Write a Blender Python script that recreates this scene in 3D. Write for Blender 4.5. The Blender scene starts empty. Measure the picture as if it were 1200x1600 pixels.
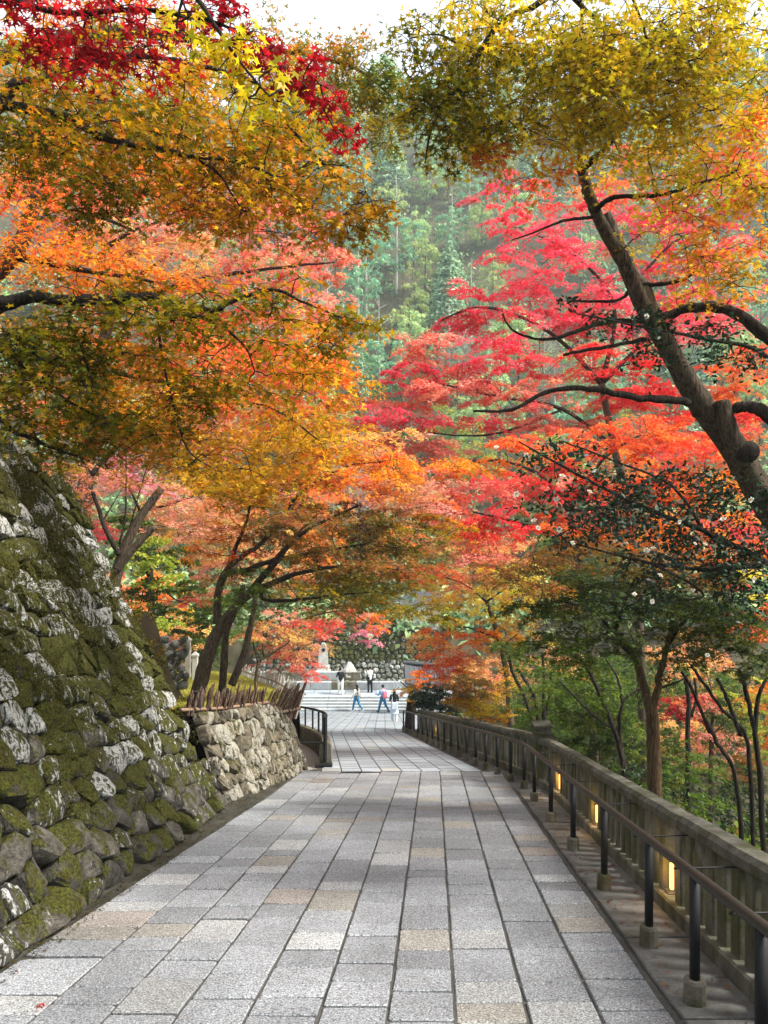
import bpy, bmesh, math, random
import numpy as np
from mathutils import Vector, Matrix

# ------------------------------------------------------------------ camera, sky, sun, exposure
SC = bpy.context.scene
COL = SC.collection
F = 1155.0                                   # focal length in photograph pixels (1200 x 1600)
cam_d = bpy.data.cameras.new('camera')
cam_d.sensor_fit = 'VERTICAL'; cam_d.sensor_height = 36.0; cam_d.lens = 36.0 * F / 1600.0
cam_d.clip_start = 0.05; cam_d.clip_end = 2000.0
cam = bpy.data.objects.new('camera', cam_d); COL.objects.link(cam)
cam.location = (0, 0, 0); cam.rotation_euler = (math.radians(90), 0, 0)
SC.camera = cam

SUN_AZ, SUN_EL = math.radians(104), math.radians(47)     # azimuth measured from +Y (view direction) towards +X
world = bpy.data.worlds.new('World'); SC.world = world; world.use_nodes = True
wn = world.node_tree.nodes; wl = world.node_tree.links
for n in list(wn): wn.remove(n)
w_out = wn.new('ShaderNodeOutputWorld'); w_bg = wn.new('ShaderNodeBackground')
w_sky = wn.new('ShaderNodeTexSky'); w_sky.sky_type = 'NISHITA'; w_sky.sun_disc = False
w_sky.sun_elevation = SUN_EL; w_sky.sun_rotation = SUN_AZ
w_sky.air_density = 1.2; w_sky.dust_density = 3.0
w_mix = wn.new('ShaderNodeMix'); w_mix.data_type = 'RGBA'
w_mix.inputs[0].default_value = 0.72
wl.new(w_sky.outputs[0], w_mix.inputs[6]); w_mix.inputs[7].default_value = (8.4, 8.8, 9.3, 1)   # thin bright cloud
wl.new(w_mix.outputs[2], w_bg.inputs[0]); w_bg.inputs[1].default_value = 0.088
wl.new(w_bg.outputs[0], w_out.inputs[0])
sun_d = bpy.data.lights.new('sun', 'SUN'); sun_d.energy = 5.0; sun_d.angle = math.radians(16); sun_d.color = (1.0, 0.95, 0.87)
sun = bpy.data.objects.new('sun', sun_d); COL.objects.link(sun)
sdir = Vector((math.sin(SUN_AZ) * math.cos(SUN_EL), math.cos(SUN_AZ) * math.cos(SUN_EL), math.sin(SUN_EL)))
sun.rotation_euler = sdir.to_track_quat('Z', 'Y').to_euler()
SC.view_settings.view_transform = 'Standard'; SC.view_settings.look = 'None'
SC.view_settings.exposure = 1.2; SC.view_settings.gamma = 1.0; SC.view_settings.use_curve_mapping = False
SC.render.engine = 'CYCLES'
cy = SC.cycles
cy.max_bounces = 6; cy.diffuse_bounces = 4; cy.glossy_bounces = 2; cy.transmission_bounces = 4
cy.transparent_max_bounces = 4; cy.volume_bounces = 0
cy.caustics_reflective = False; cy.caustics_refractive = False
cy.use_denoising = True
cy.sample_clamp_indirect = 6.0

# ------------------------------------------------------------------ geometry of the place
def P(u, v, Y):
    """point seen at photograph pixel (u, v) standing Y metres ahead of the camera"""
    return Vector(((u - 600) / F * Y, Y, (800 - v) / F * Y))
H = 1.8
YB, S1, S2 = 13.86, 0.2208, 0.234
ZB = -H - S1 * YB
YS = 45.3                                    # foot of the steps
def zg(Y):
    if Y <= YB: return -H - S1 * Y
    return ZB - S2 * (min(Y, YS) - YB)
def ax(Y):
    if Y <= YB: return 0.0675 * Y
    if Y <= 25.7: return 0.0675 * YB - 0.089 * (Y - YB)
    return 0.0675 * YB - 0.089 * (25.7 - YB)
def xr_post(Y):                              # line of the handrail posts
    if Y <= 11.8: return 0.0675 * Y + 1.44
    return 2.24 - 0.1062 * (Y - 11.8)
ZT = -11.62                                  # terrace above the steps
def lerp_tab(x, tab):
    if x <= tab[0][0]: return tab[0][1]
    for (a, b), (c, d) in zip(tab, tab[1:]):
        if x <= c: return b + (d - b) * (x - a) / (c - a)
    return tab[-1][1]
HILL = [(51.4, -8.3), (56, -7.5), (70, -2), (90, 8), (105, 20), (125, 42), (145, 66), (165, 86), (185, 100), (230, 112), (420, 90)]
BANK = [(10.4, -2.6), (13.9, -2.15), (15.2, -1.95), (17, -2.15), (20, -2.95), (24, -4.1), (28, -5.45), (36, -8.5), (50, -9)]   # x of the bank's edge
def wall_x(Y): return 0.0675 * Y - lerp_tab(Y, [(4.0, 2.64), (8.0, 2.74), (10.4, 2.88)])
def ground_z(x, Y):
    if Y > 46.4:
        if Y < 51.35: return ZT - 0.06
        h = lerp_tab(Y, HILL) - 0.1
        return h + 0.10 * max(0.0, abs(x) - 14)
    g = zg(Y) - 0.12
    if x < 0:
        if Y <= 10.0:
            xb = wall_x(Y)
            if x > xb - 0.35: return g
            t = min(1.0, (xb - 0.35 - x) / 2.2)
            return g + 4.35 * t + max(0.0, (xb - 3.0 - x)) * 0.05
        xb = lerp_tab(Y, BANK) - 0.3
        if x > xb: return g
        d = xb - x
        z = g + min(1.0, d / 0.35) * 1.12 + 0.06 * d
        if Y < 16.2 and x < -4.3:
            k = min(1.0, (-4.3 - x) / 0.5) * min(1.0, (16.2 - Y) / 0.6)
            z = z + k * max(0.0, (-1.7 - 0.1 * (Y - 11) - z))
        z += max(0.0, d - 3.0) * 0.28
        return z
    xf = xr_post(Y) + 0.55
    if Y > 26.4: xf = max(xf, 2.6) + (Y - 26.4) * 0.1
    if x < xf: return g
    d = x - xf
    return g - 0.15 - 0.42 * min(d, 5.0) + 0.10 * max(0.0, d - 9.0)

# ------------------------------------------------------------------ mesh helpers
def new_mesh(name, verts, faces):
    me = bpy.data.meshes.new(name); me.from_pydata([tuple(v) for v in verts], [], faces); me.update()
    return me
def mesh_np(name, V, nper, cols=None, smooth=False):
    """V (M*nper, 3): consecutive runs of nper vertices are one polygon each"""
    V = np.asarray(V, np.float32); n = len(V); m = n // nper
    me = bpy.data.meshes.new(name)
    me.vertices.add(n); me.vertices.foreach_set('co', V.ravel())
    me.loops.add(n); me.loops.foreach_set('vertex_index', np.arange(n, dtype=np.int32))
    me.polygons.add(m); me.polygons.foreach_set('loop_start', np.arange(0, n, nper, dtype=np.int32))
    if cols is not None:
        at = me.attributes.new('leaf_color', 'FLOAT_COLOR', 'POINT')
        c = np.ones((n, 4), np.float32); c[:, :3] = np.repeat(cols, nper, axis=0)
        at.data.foreach_set('color', c.ravel())
    me.update(calc_edges=True); me.validate()
    return me
def link(o, parent=None):
    COL.objects.link(o)
    if parent is not None: o.parent = parent
    return o
def obj(name, me, mat, parent=None, loc=None, smooth=False):
    o = bpy.data.objects.new(name, me)
    if mat is not None and len(me.materials) == 0: me.materials.append(mat)
    if smooth: me.polygons.foreach_set('use_smooth', [True] * len(me.polygons))
    if loc is not None: o.location = loc
    return link(o, parent)
def tag(o, label=None, cat=None, group=None, kind=None):
    if label: o['label'] = label
    if cat: o['category'] = cat
    if group: o['group'] = group
    if kind: o['kind'] = kind
    return o
def thing(name, loc, label, cat, group=None):
    o = bpy.data.objects.new(name, None); o.empty_display_size = 0.2; o.location = loc
    COL.objects.link(o); return tag(o, label, cat, group)
def rel(verts, base):
    return [Vector(v) - Vector(base) for v in verts]

class MB:
    """collects shapes; build() links them as ONE mesh object"""
    def __init__(s): s.v = []; s.f = []
    def add(s, verts, faces):
        k = len(s.v); s.v += [tuple(v) for v in verts]; s.f += [tuple(i + k for i in f) for f in faces]
    def box(s, c, d, rz=0.0, taper=1.0):
        x, y, z = d[0] / 2, d[1] / 2, d[2] / 2; ca, sa = math.cos(rz), math.sin(rz); vs = []
        for sz in (-1, 1):
            k = 1 if sz < 0 else taper
            for sx, sy in ((-1, -1), (1, -1), (1, 1), (-1, 1)):
                px, py = sx * x * k, sy * y * k
                vs.append((c[0] + px * ca - py * sa, c[1] + px * sa + py * ca, c[2] + sz * z))
        s.add(vs, [(3, 2, 1, 0), (4, 5, 6, 7), (0, 1, 5, 4), (1, 2, 6, 5), (2, 3, 7, 6), (3, 0, 4, 7)])
    def tube(s, pts, rad, n=8, cap=True):
        pts = [Vector(p) for p in pts]; m = len(pts)
        if not hasattr(rad, '__len__'): rad = [rad] * m
        t0 = (pts[1] - pts[0]).normalized()
        a = t0.orthogonal().normalized(); vs = []
        for i in range(m):
            t = (pts[min(i + 1, m - 1)] - pts[max(i - 1, 0)])
            t = t.normalized() if t.length > 1e-9 else t0
            a = a - t * a.dot(t)
            a = a.normalized() if a.length > 1e-6 else t.orthogonal().normalized()
            b = t.cross(a)
            for k in range(n):
                q = 2 * math.pi * k / n
                vs.append(pts[i] + (a * math.cos(q) + b * math.sin(q)) * rad[i])
        fs = [(i * n + k, i * n + (k + 1) % n, (i + 1) * n + (k + 1) % n, (i + 1) * n + k) for i in range(m - 1) for k in range(n)]
        if cap: fs += [tuple(range(n - 1, -1, -1)), tuple((m - 1) * n + k for k in range(n))]
        s.add(vs, fs)
    def sweep(s, pts, sec, closed=True):
        """plumb sweep: section (lateral, vertical) kept upright along a polyline"""
        pts = [Vector(p) for p in pts]; m, n = len(pts), len(sec); vs = []
        for i in range(m):
            t = pts[min(i + 1, m - 1)] - pts[max(i - 1, 0)]; t.z = 0; t.normalize()
            r = Vector((t.y, -t.x, 0))
            for a, b in sec: vs.append(pts[i] + r * a + Vector((0, 0, b)))
        fs = [(i * n + k, i * n + (k + 1) % n, (i + 1) * n + (k + 1) % n, (i + 1) * n + k) for i in range(m - 1) for k in range(n)]
        fs += [tuple(range(n - 1, -1, -1)), tuple((m - 1) * n + k for k in range(n))]
        s.add(vs, fs)
    def ball(s, c, r, n=8, m=6):
        r = r if hasattr(r, '__len__') else (r, r, r); vs = []; c = Vector(c)
        for j in range(1, m):
            ph = math.pi * j / m
            for k in range(n):
                q = 2 * math.pi * k / n
                vs.append(c + Vector((r[0] * math.sin(ph) * math.cos(q), r[1] * math.sin(ph) * math.sin(q), r[2] * math.cos(ph))))
        vs += [c + Vector((0, 0, r[2])), c - Vector((0, 0, r[2]))]
        T, B = len(vs) - 2, len(vs) - 1
        fs = [(j * n + k, (j + 1) * n + k, (j + 1) * n + (k + 1) % n, j * n + (k + 1) % n) for j in range(m - 2) for k in range(n)]
        fs += [(T, k, (k + 1) % n) for k in range(n)] + [(B, (m - 2) * n + (k + 1) % n, (m - 2) * n + k) for k in range(n)]
        s.add(vs, fs)
    def build(s, name, mat, parent=None, base=None, smooth=False, bevel=0.0):
        vs = rel(s.v, base) if base is not None else s.v
        me = new_mesh(name, vs, s.f)
        if bevel:
            bm = bmesh.new(); bm.from_mesh(me)
            es = [e for e in bm.edges if len(e.link_faces) == 2 and e.calc_face_angle(0) > 0.5]
            bmesh.ops.bevel(bm, geom=es, offset=bevel, segments=2, affect='EDGES', profile=0.6)
            bm.to_mesh(me); bm.free()
        return obj(name, me, mat, parent, smooth=smooth)

def spline(pts, k=6):
    pts = [Vector(p) for p in pts]; out = []; n = len(pts)
    for i in range(n - 1):
        p0, p1, p2, p3 = pts[max(i - 1, 0)], pts[i], pts[i + 1], pts[min(i + 2, n - 1)]
        for j in range(k):
            t = j / k
            out.append(0.5 * ((2 * p1) + (p2 - p0) * t + (2 * p0 - 5 * p1 + 4 * p2 - p3) * t * t + (3 * p1 - p0 - 3 * p2 + p3) * t ** 3))
    out.append(pts[-1]); return out

# ------------------------------------------------------------------ materials
def lin(h):
    h = h.lstrip('#'); r = []
    for i in (0, 2, 4):
        c = int(h[i:i + 2], 16) / 255.0
        r.append(c / 12.92 if c <= 0.04045 else ((c + 0.055) / 1.055) ** 2.4)
    return tuple(r)
class M:
    def __init__(s, name):
        s.m = bpy.data.materials.new(name); s.m.use_nodes = True
        s.t = s.m.node_tree; s.n = s.t.nodes; s.l = s.t.links
        s.b = s.n['Principled BSDF']
    def new(s, t, **kw):
        n = s.n.new(t)
        for k, v in kw.items(): setattr(n, k, v)
        return n
    def coord(s, kind='Object', scale=(1, 1, 1), rot=(0, 0, 0)):
        if kind == 'Position':
            g = s.new('ShaderNodeNewGeometry'); o = g.outputs['Position']
        else:
            g = s.new('ShaderNodeTexCoord'); o = g.outputs[kind]
        mp = s.new('ShaderNodeMapping'); mp.inputs['Scale'].default_value = scale; mp.inputs['Rotation'].default_value = rot
        s.l.new(o, mp.inputs[0]); return mp.outputs[0]
    def noise(s, co, scale, detail=4, rough=0.55, dist=0.0):
        n = s.new('ShaderNodeTexNoise'); n.inputs['Scale'].default_value = scale; n.inputs['Detail'].default_value = detail
        n.inputs['Roughness'].default_value = rough; n.inputs['Distortion'].default_value = dist
        s.l.new(co, n.inputs['Vector']); return n.outputs['Fac']
    def voro(s, co, scale, feat='F1'):
        n = s.new('ShaderNodeTexVoronoi'); n.feature = feat; n.inputs['Scale'].default_value = scale
        s.l.new(co, n.inputs['Vector']); return n
    def ramp(s, f, stops):
        r = s.new('ShaderNodeValToRGB'); e = r.color_ramp.elements
        while len(e) < len(stops): e.new(0.5)
        for el, (p, c) in zip(e, stops):
            el.position = p; el.color = (c, c, c, 1) if not hasattr(c, '__len__') else (c[0], c[1], c[2], 1)
        s.l.new(f, r.inputs[0]); return r.outputs[0]
    def mix(s, fac, a, b, mode='MIX'):
        n = s.new('ShaderNodeMix'); n.data_type = 'RGBA'; n.blend_type = mode
        for sock, val in ((n.inputs[0], fac), (n.inputs[6], a), (n.inputs[7], b)):
            if hasattr(val, 'node'): s.l.new(val, sock)
            elif hasattr(val, '__len__'): sock.default_value = (val[0], val[1], val[2], 1)
            else: sock.default_value = val
        return n.outputs[2]
    def math(s, op, a, b=0.0, clamp=False):
        n = s.new('ShaderNodeMath'); n.operation = op; n.use_clamp = clamp
        for sock, val in ((n.inputs[0], a), (n.inputs[1], b)):
            if hasattr(val, 'node'): s.l.new(val, sock)
            else: sock.default_value = val
        return n.outputs[0]
    def bump(s, h, dist=0.01, strength=0.6):
        b = s.new('ShaderNodeBump'); b.inputs['Distance'].default_value = dist; b.inputs['Strength'].default_value = strength
        s.l.new(h, b.inputs['Height']); s.l.new(b.outputs[0], s.b.inputs['Normal'])
    def col(s, c):
        if hasattr(c, 'node'): s.l.new(c, s.b.inputs['Base Color'])
        else: s.b.inputs['Base Color'].default_value = (c[0], c[1], c[2], 1)
    def rough(s, r, spec=0.3, metal=0.0):
        if hasattr(r, 'node'): s.l.new(r, s.b.inputs['Roughness'])
        else: s.b.inputs['Roughness'].default_value = r
        s.b.inputs['Specular IOR Level'].default_value = spec; s.b.inputs['Metallic'].default_value = metal

def mat_flat(name, c, r=0.6, spec=0.3, metal=0.0, var=0.12, scale=30):
    k = M(name); co = k.coord('Object'); f = k.noise(co, scale, 4)
    k.col(k.mix(f, tuple(x * (1 - var) for x in c), tuple(min(1, x * (1 + var)) for x in c))); k.rough(r, spec, metal); k.bump(f, 0.004, 0.3); return k.m
def mat_granite():
    k = M('granite_paving'); co = k.coord('Position')
    oi = k.new('ShaderNodeObjectInfo')
    f1 = k.noise(co, 95, 3, 0.75); f2 = k.noise(co, 38, 3, 0.6); f3 = k.noise(co, 2.3, 5); f5 = k.noise(co, 0.55, 6, 0.62); f6 = k.noise(co, 7.0, 5, 0.7)
    sp = k.ramp(f1, [(0.34, 0.06), (0.44, 0.62), (0.56, 1.15), (0.66, 1.9)])
    c = k.mix(1.0, oi.outputs['Color'], sp, 'MULTIPLY')
    c = k.mix(1.0, c, k.ramp(f2, [(0.3, 0.78), (0.7, 1.16)]), 'MULTIPLY')
    c = k.mix(1.0, c, k.ramp(f3, [(0.3, 0.84), (0.7, 1.1)]), 'MULTIPLY')
    c = k.mix(1.0, c, k.ramp(f5, [(0.34, 0.78), (0.62, 1.1)]), 'MULTIPLY')
    c = k.mix(k.ramp(f6, [(0.56, 0.0), (0.72, 0.42)]), c, (0.12, 0.11, 0.095))
    k.col(c); k.rough(k.ramp(f1, [(0.3, 0.75), (0.7, 0.5)]), 0.35)
    k.bump(k.math('ADD', f1, k.math('MULTIPLY', f2, 0.8)), 0.006, 0.55); return k.m
def mat_granite_far():
    k = M('granite_paving_far'); co = k.coord('Position')
    at = k.new('ShaderNodeAttribute'); at.attribute_name = 'leaf_color'
    f1 = k.noise(co, 60, 3, 0.7); f3 = k.noise(co, 1.4, 4)
    c = k.mix(1.0, at.outputs['Color'], k.ramp(f1, [(0.36, 0.55), (0.64, 1.25)]), 'MULTIPLY')
    c = k.mix(1.0, c, k.ramp(f3, [(0.3, 0.88), (0.7, 1.08)]), 'MULTIPLY')
    k.col(c); k.rough(0.6, 0.35); k.bump(f1, 0.005, 0.4); return k.m
def mat_rock(name, dark, light, lichen, moss, scale=1.0, streak=(1, 1, 1), rot=(0, 0, 0), lth=0.68):
    """weathered wall stone; object colour: r = moss cover, g = lichen cover, b = tone"""
    k = M(name); co = k.coord('Position'); cs = k.coord('Position', streak, rot)
    oi = k.new('ShaderNodeObjectInfo'); sep = k.new('ShaderNodeSeparateColor'); k.l.new(oi.outputs['Color'], sep.inputs[0])
    f1 = k.noise(co, 9 * scale, 6, 0.65); f2 = k.noise(cs, 11 * scale, 6, 0.66, 0.3); f3 = k.noise(co, 48 * scale, 4, 0.7); f4 = k.noise(cs, 3.2 * scale, 5, 0.62)
    c = k.mix(k.ramp(f1, [(0.3, 0), (0.72, 1)]), dark, light)
    c = k.mix(1.0, c, k.ramp(f3, [(0.3, 0.55), (0.7, 1.3)]), 'MULTIPLY')
    tone = k.math('ADD', k.math('MULTIPLY', sep.outputs[2], 0.9), 0.55)
    c = k.mix(1.0, c, tone, 'MULTIPLY')
    # lichen patches
    lf = k.math('ADD', f2, k.math('MULTIPLY', sep.outputs[1], 0.30))
    lm = k.math('MULTIPLY', k.ramp(lf, [(lth, 0), (lth + 0.05, 1)]), k.ramp(f3, [(0.38, 0.25), (0.5, 1)]))
    c = k.mix(lm, c, k.mix(f3, tuple(x * 0.75 for x in lichen), lichen))
    # moss: on upward facing and on damp stones
    g = k.new('ShaderNodeNewGeometry'); sn = k.new('ShaderNodeSeparateXYZ'); k.l.new(g.outputs['Normal'], sn.inputs[0])
    mf = k.math('ADD', k.math('ADD', f4, k.math('MULTIPLY', sep.outputs[0], 0.55)), k.math('MULTIPLY', sn.outputs[2], 0.16))
    mm = k.math('MULTIPLY', k.ramp(mf, [(0.74, 0), (0.84, 1)]), k.ramp(lf, [(lth + 0.01, 1), (lth + 0.06, 0)]))
    mc = k.mix(k.ramp(f3, [(0.36, 0), (0.66, 1)]), tuple(x * 0.18 for x in moss), tuple(min(1, x * 1.5) for x in moss))
    mc = k.mix(k.ramp(f1, [(0.35, 0), (0.65, 1)]), k.mix(1.0, mc, (0.75, 0.6, 0.55), 'MULTIPLY'), mc)
    c = k.mix(mm, c, mc)
    k.col(c); k.rough(0.88, 0.2)
    h = k.math('ADD', k.math('ADD', k.math('MULTIPLY', f1, 1.6), f3), k.math('MULTIPLY', mm, 0.6))
    k.bump(h, 0.035, 0.8); return k.m
def mat_leaf(name='leaf', trans=0.58, gloss=0.015, rough=0.5):
    k = M(name); k.n.remove(k.b); out = k.n['Material Output']
    at = k.new('ShaderNodeAttribute'); at.attribute_name = 'leaf_color'
    d = k.new('ShaderNodeBsdfDiffuse'); t = k.new('ShaderNodeBsdfTranslucent'); g = k.new('ShaderNodeBsdfGlossy'); g.inputs['Roughness'].default_value = rough
    k.l.new(at.outputs['Color'], d.inputs[0]); k.l.new(at.outputs['Color'], t.inputs[0])
    m1 = k.new('ShaderNodeMixShader'); m1.inputs[0].default_value = trans
    k.l.new(d.outputs[0], m1.inputs[1]); k.l.new(t.outputs[0], m1.inputs[2])
    m2 = k.new('ShaderNodeMixShader'); m2.inputs[0].default_value = gloss
    k.l.new(m1.outputs[0], m2.inputs[1]); k.l.new(g.outputs[0], m2.inputs[2]); k.l.new(m2.outputs[0], out.inputs[0]); return k.m
def mat_bark(name, dark, light, moss=None):
    k = M(name); co = k.coord('Position', (1, 1, 0.16)); c2 = k.coord('Position')
    f = k.noise(co, 42, 6, 0.7, 0.5); g = k.noise(c2, 5, 4)
    c = k.mix(k.ramp(f, [(0.40, 0), (0.62, 1)]), dark, light)
    if moss: c = k.mix(k.ramp(g, [(0.5, 0), (0.66, 0.75)]), c, moss)
    k.col(c); k.rough(0.9, 0.15); k.bump(f, 0.045, 1.0); return k.m
def mat_ground(name, a, b, c3, scale=1.0):
    k = M(name); co = k.coord('Position'); f = k.noise(co, 1.3 * scale, 6); g = k.noise(co, 22 * scale, 4, 0.7)
    c = k.mix(k.ramp(f, [(0.35, 0), (0.65, 1)]), a, b); c = k.mix(k.ramp(g, [(0.5, 0), (0.7, 0.8)]), c, c3)
    k.col(c); k.rough(0.95, 0.1); k.bump(g, 0.03, 0.7); return k.m
def mat_mossy_stone(name, base, dark, moss, msc=1.0, mlo=0.5):
    k = M(name); co = k.coord('Position'); cv = k.coord('Position', (1, 1, 0.3))
    f = k.noise(co, 60, 4, 0.7); g = k.noise(cv, 5.5, 5, 0.62); h = k.noise(co, 2.2 * msc, 5)
    c = k.mix(k.ramp(f, [(0.3, 0), (0.7, 1)]), tuple(x * 0.7 for x in base), tuple(x * 1.25 for x in base))
    c = k.mix(k.ramp(g, [(0.42, 0), (0.68, 0.85)]), c, dark)
    c = k.mix(k.ramp(h, [(mlo - 0.06, 0), (mlo + 0.12, 0.8)]), c, k.mix(f, tuple(x * 0.5 for x in moss), moss))
    k.col(c); k.rough(0.85, 0.25); k.bump(k.math('ADD', f, g), 0.012, 0.6); return k.m
def mat_emit(name, c, s):
    k = M(name); k.col(c); k.b.inputs['Emission Color'].default_value = (*c, 1); k.b.inputs['Emission Strength'].default_value = s; return k.m

MAT = {}
MAT['granite'] = mat_granite(); MAT['granite_far'] = mat_granite_far()
MAT['joint'] = mat_ground('mortar_joint', (0.07, 0.068, 0.062), (0.11, 0.105, 0.095), (0.045, 0.043, 0.04), 3)
MAT['gutter'] = mat_ground('gutter_silt', (0.04, 0.037, 0.03), (0.085, 0.08, 0.066), (0.03, 0.034, 0.014), 3)
MAT['slab'] = mat_mossy_stone('damp_flagstone', (0.135, 0.132, 0.125), (0.062, 0.058, 0.052), (0.07, 0.068, 0.05), 1.0, 0.6)
MAT['rock'] = mat_rock('mossy_wall_stone', (0.022, 0.020, 0.016), (0.125, 0.114, 0.095), (0.44, 0.445, 0.42), (0.062, 0.069, 0.009), 1.0, (1.9, 1.9, 0.6), (0, 0.45, 0), 0.70)
MAT['rock_dry'] = mat_rock('dry_wall_stone', (0.06, 0.05, 0.034), (0.25, 0.215, 0.15), (0.42, 0.40, 0.33), (0.085, 0.085, 0.015), 1.6, (1.3, 1.3, 0.4))
MAT['rock_far'] = mat_rock('lichen_wall_stone', (0.07, 0.075, 0.055), (0.24, 0.25, 0.21), (0.50, 0.52, 0.48), (0.085, 0.10, 0.025), 0.7)
MAT['core'] = mat_ground('wall_core_soil', (0.035, 0.03, 0.022), (0.06, 0.05, 0.035), (0.03, 0.035, 0.012), 2)
MAT['soil'] = mat_ground('forest_soil', (0.05, 0.042, 0.028), (0.10, 0.085, 0.05), (0.06, 0.075, 0.02), 0.8)
MAT['fence_stone'] = mat_mossy_stone('weathered_fence_stone', (0.185, 0.178, 0.145), (0.042, 0.037, 0.025), (0.075, 0.077, 0.017), 1.4, 0.47)
MAT['cap_stone'] = mat_mossy_stone('weathered_cap_stone', (0.13, 0.124, 0.102), (0.035, 0.03, 0.022), (0.055, 0.055, 0.015), 3.0, 0.5)
MAT['concrete'] = mat_mossy_stone('post_block_concrete', (0.18, 0.165, 0.13), (0.07, 0.062, 0.047), (0.075, 0.075, 0.02), 2, 0.5)
MAT['black_metal'] = mat_flat('black_painted_metal', (0.010, 0.010, 0.011), 0.62, 0.3, 0.0, 0.4, 60)
MAT['rail_metal'] = mat_flat('worn_brown_rail', (0.026, 0.023, 0.019), 0.5, 0.3, 0.0, 0.5, 25)
MAT['lamp'] = mat_emit('warm_lamp_glow', (1.0, 0.47, 0.07), 2.6)
MAT['lamp_case'] = mat_flat('lamp_housing', (0.05, 0.045, 0.04), 0.5)
MAT['bark'] = mat_bark('maple_bark', (0.026, 0.018, 0.013), (0.165, 0.12, 0.085), (0.10, 0.088, 0.05))
MAT['bark_dark'] = mat_bark('dark_twig_bark', (0.016, 0.012, 0.010), (0.06, 0.046, 0.036))
MAT['bark_warm'] = mat_bark('warm_trunk_bark', (0.06, 0.038, 0.02), (0.20, 0.125, 0.065))
MAT['bark_pale'] = mat_bark('pale_bark', (0.24, 0.22, 0.18), (0.52, 0.49, 0.43))
MAT['leaf'] = mat_leaf(); MAT['camellia'] = mat_leaf('camellia_leaf', 0.15, 0.04, 0.5); MAT['needle'] = mat_leaf('conifer_spray', 0.25, 0.02, 0.6)
MAT['petal'] = mat_flat('white_petal', (0.80, 0.79, 0.72), 0.6, 0.2, 0, 0.05)
MAT['stamen'] = mat_flat('yellow_stamen', (0.75, 0.5, 0.06), 0.7)
MAT['bamboo'] = mat_flat('old_bamboo', (0.21, 0.135, 0.09), 0.6, 0.3, 0, 0.3, 14)
MAT['stake'] = mat_bark('split_wood_stake', (0.05, 0.028, 0.02), (0.25, 0.165, 0.115))
MAT['stake_pale'] = mat_bark('pale_weathered_stake', (0.35, 0.33, 0.29), (0.68, 0.66, 0.6))
MAT['step'] = mat_mossy_stone('step_granite', (0.36, 0.39, 0.40), (0.24, 0.26, 0.26), (0.2, 0.21, 0.17), 1, 0.66)  # bluish cast of sky-lit shade put into the step colour
MAT['white_stone'] = mat_mossy_stone('pale_monument_stone', (0.58, 0.58, 0.54), (0.33, 0.33, 0.28), (0.25, 0.27, 0.16), 1, 0.62)
MAT['plaster'] = mat_flat('white_plaster', (0.78, 0.78, 0.76), 0.8, 0.2, 0, 0.05, 4)
MAT['roof_tile'] = mat_flat('grey_roof_tile', (0.05, 0.055, 0.062), 0.45, 0.4, 0, 0.3, 12)
MAT['timber'] = mat_bark('dark_timber', (0.05, 0.032, 0.02), (0.13, 0.085, 0.05))
MAT['steel'] = mat_flat('brushed_steel', (0.62, 0.63, 0.64), 0.3, 0.5, 0.8)
MAT['skin'] = mat_flat('skin', (0.55, 0.36, 0.27), 0.55, 0.3, 0, 0.06)

# ------------------------------------------------------------------ ground sheet
def build_ground():
    xs = list(np.arange(-9, 9.01, 0.3)); x = 9.6
    st = 0.7
    while x < 260: xs.append(x); xs.insert(0, -x); st *= 1.18; x += st
    ys = list(np.arange(-2, 52.01, 0.3)); y = 52.6; st = 0.8
    while y < 420: ys.append(y); st *= 1.08; y += st
    ys = [-30, -12, -5] + ys; rg = random.Random(3)
    V = []; nx = len(xs)
    for yy in ys:
        for xx in xs:
            z = ground_z(xx, yy)
            if yy > 52 or abs(xx) > 5: z += rg.uniform(-0.12, 0.12) * min(3.0, 1 + yy * 0.01)
            V.append((xx, yy, z))
    Fs = [(j * nx + i, j * nx + i + 1, (j + 1) * nx + i + 1, (j + 1) * nx + i) for j in range(len(ys) - 1) for i in range(nx - 1)]
    o = obj('ground', new_mesh('ground', V, Fs), MAT['soil'], smooth=True)
    tag(o, kind='structure')
build_ground()

# ------------------------------------------------------------------ path of granite paving stones
JOINTS = [j * H for j in (-1.38, -1.17, -0.96, -0.755, -0.55, -0.341, -0.136, 0.062, 0.277, 0.487, 0.70)]
def xleft(Y):
    if Y <= YB: return ax(Y) - 1.39 * H
    return lerp_tab(Y, [(YB, ax(YB) - 2.45), (14.8, -1.12), (17, -1.3), (19.5, -1.75), (22, -2.45), (25.7, -3.6), (30, -6), (45, -9)])
def xright(Y):
    if Y < 26.2: return xr_post(Y) - 0.17 if Y > 11.8 else ax(Y) + 0.705 * H
    return lerp_tab(Y, [(26.2, 0.55), (27, 2.2), (45, 4.5)])
def tile_color(rg):
    q = rg.random()
    if q < 0.75: c = (0.262, 0.274, 0.292)
    elif q < 0.90: c = (0.335, 0.342, 0.345)
    elif q < 0.98: c = (0.282, 0.270, 0.245)
    else: c = (0.285, 0.258, 0.238)
    k = rg.uniform(0.72, 1.12); return tuple(x * k for x in c)
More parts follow.
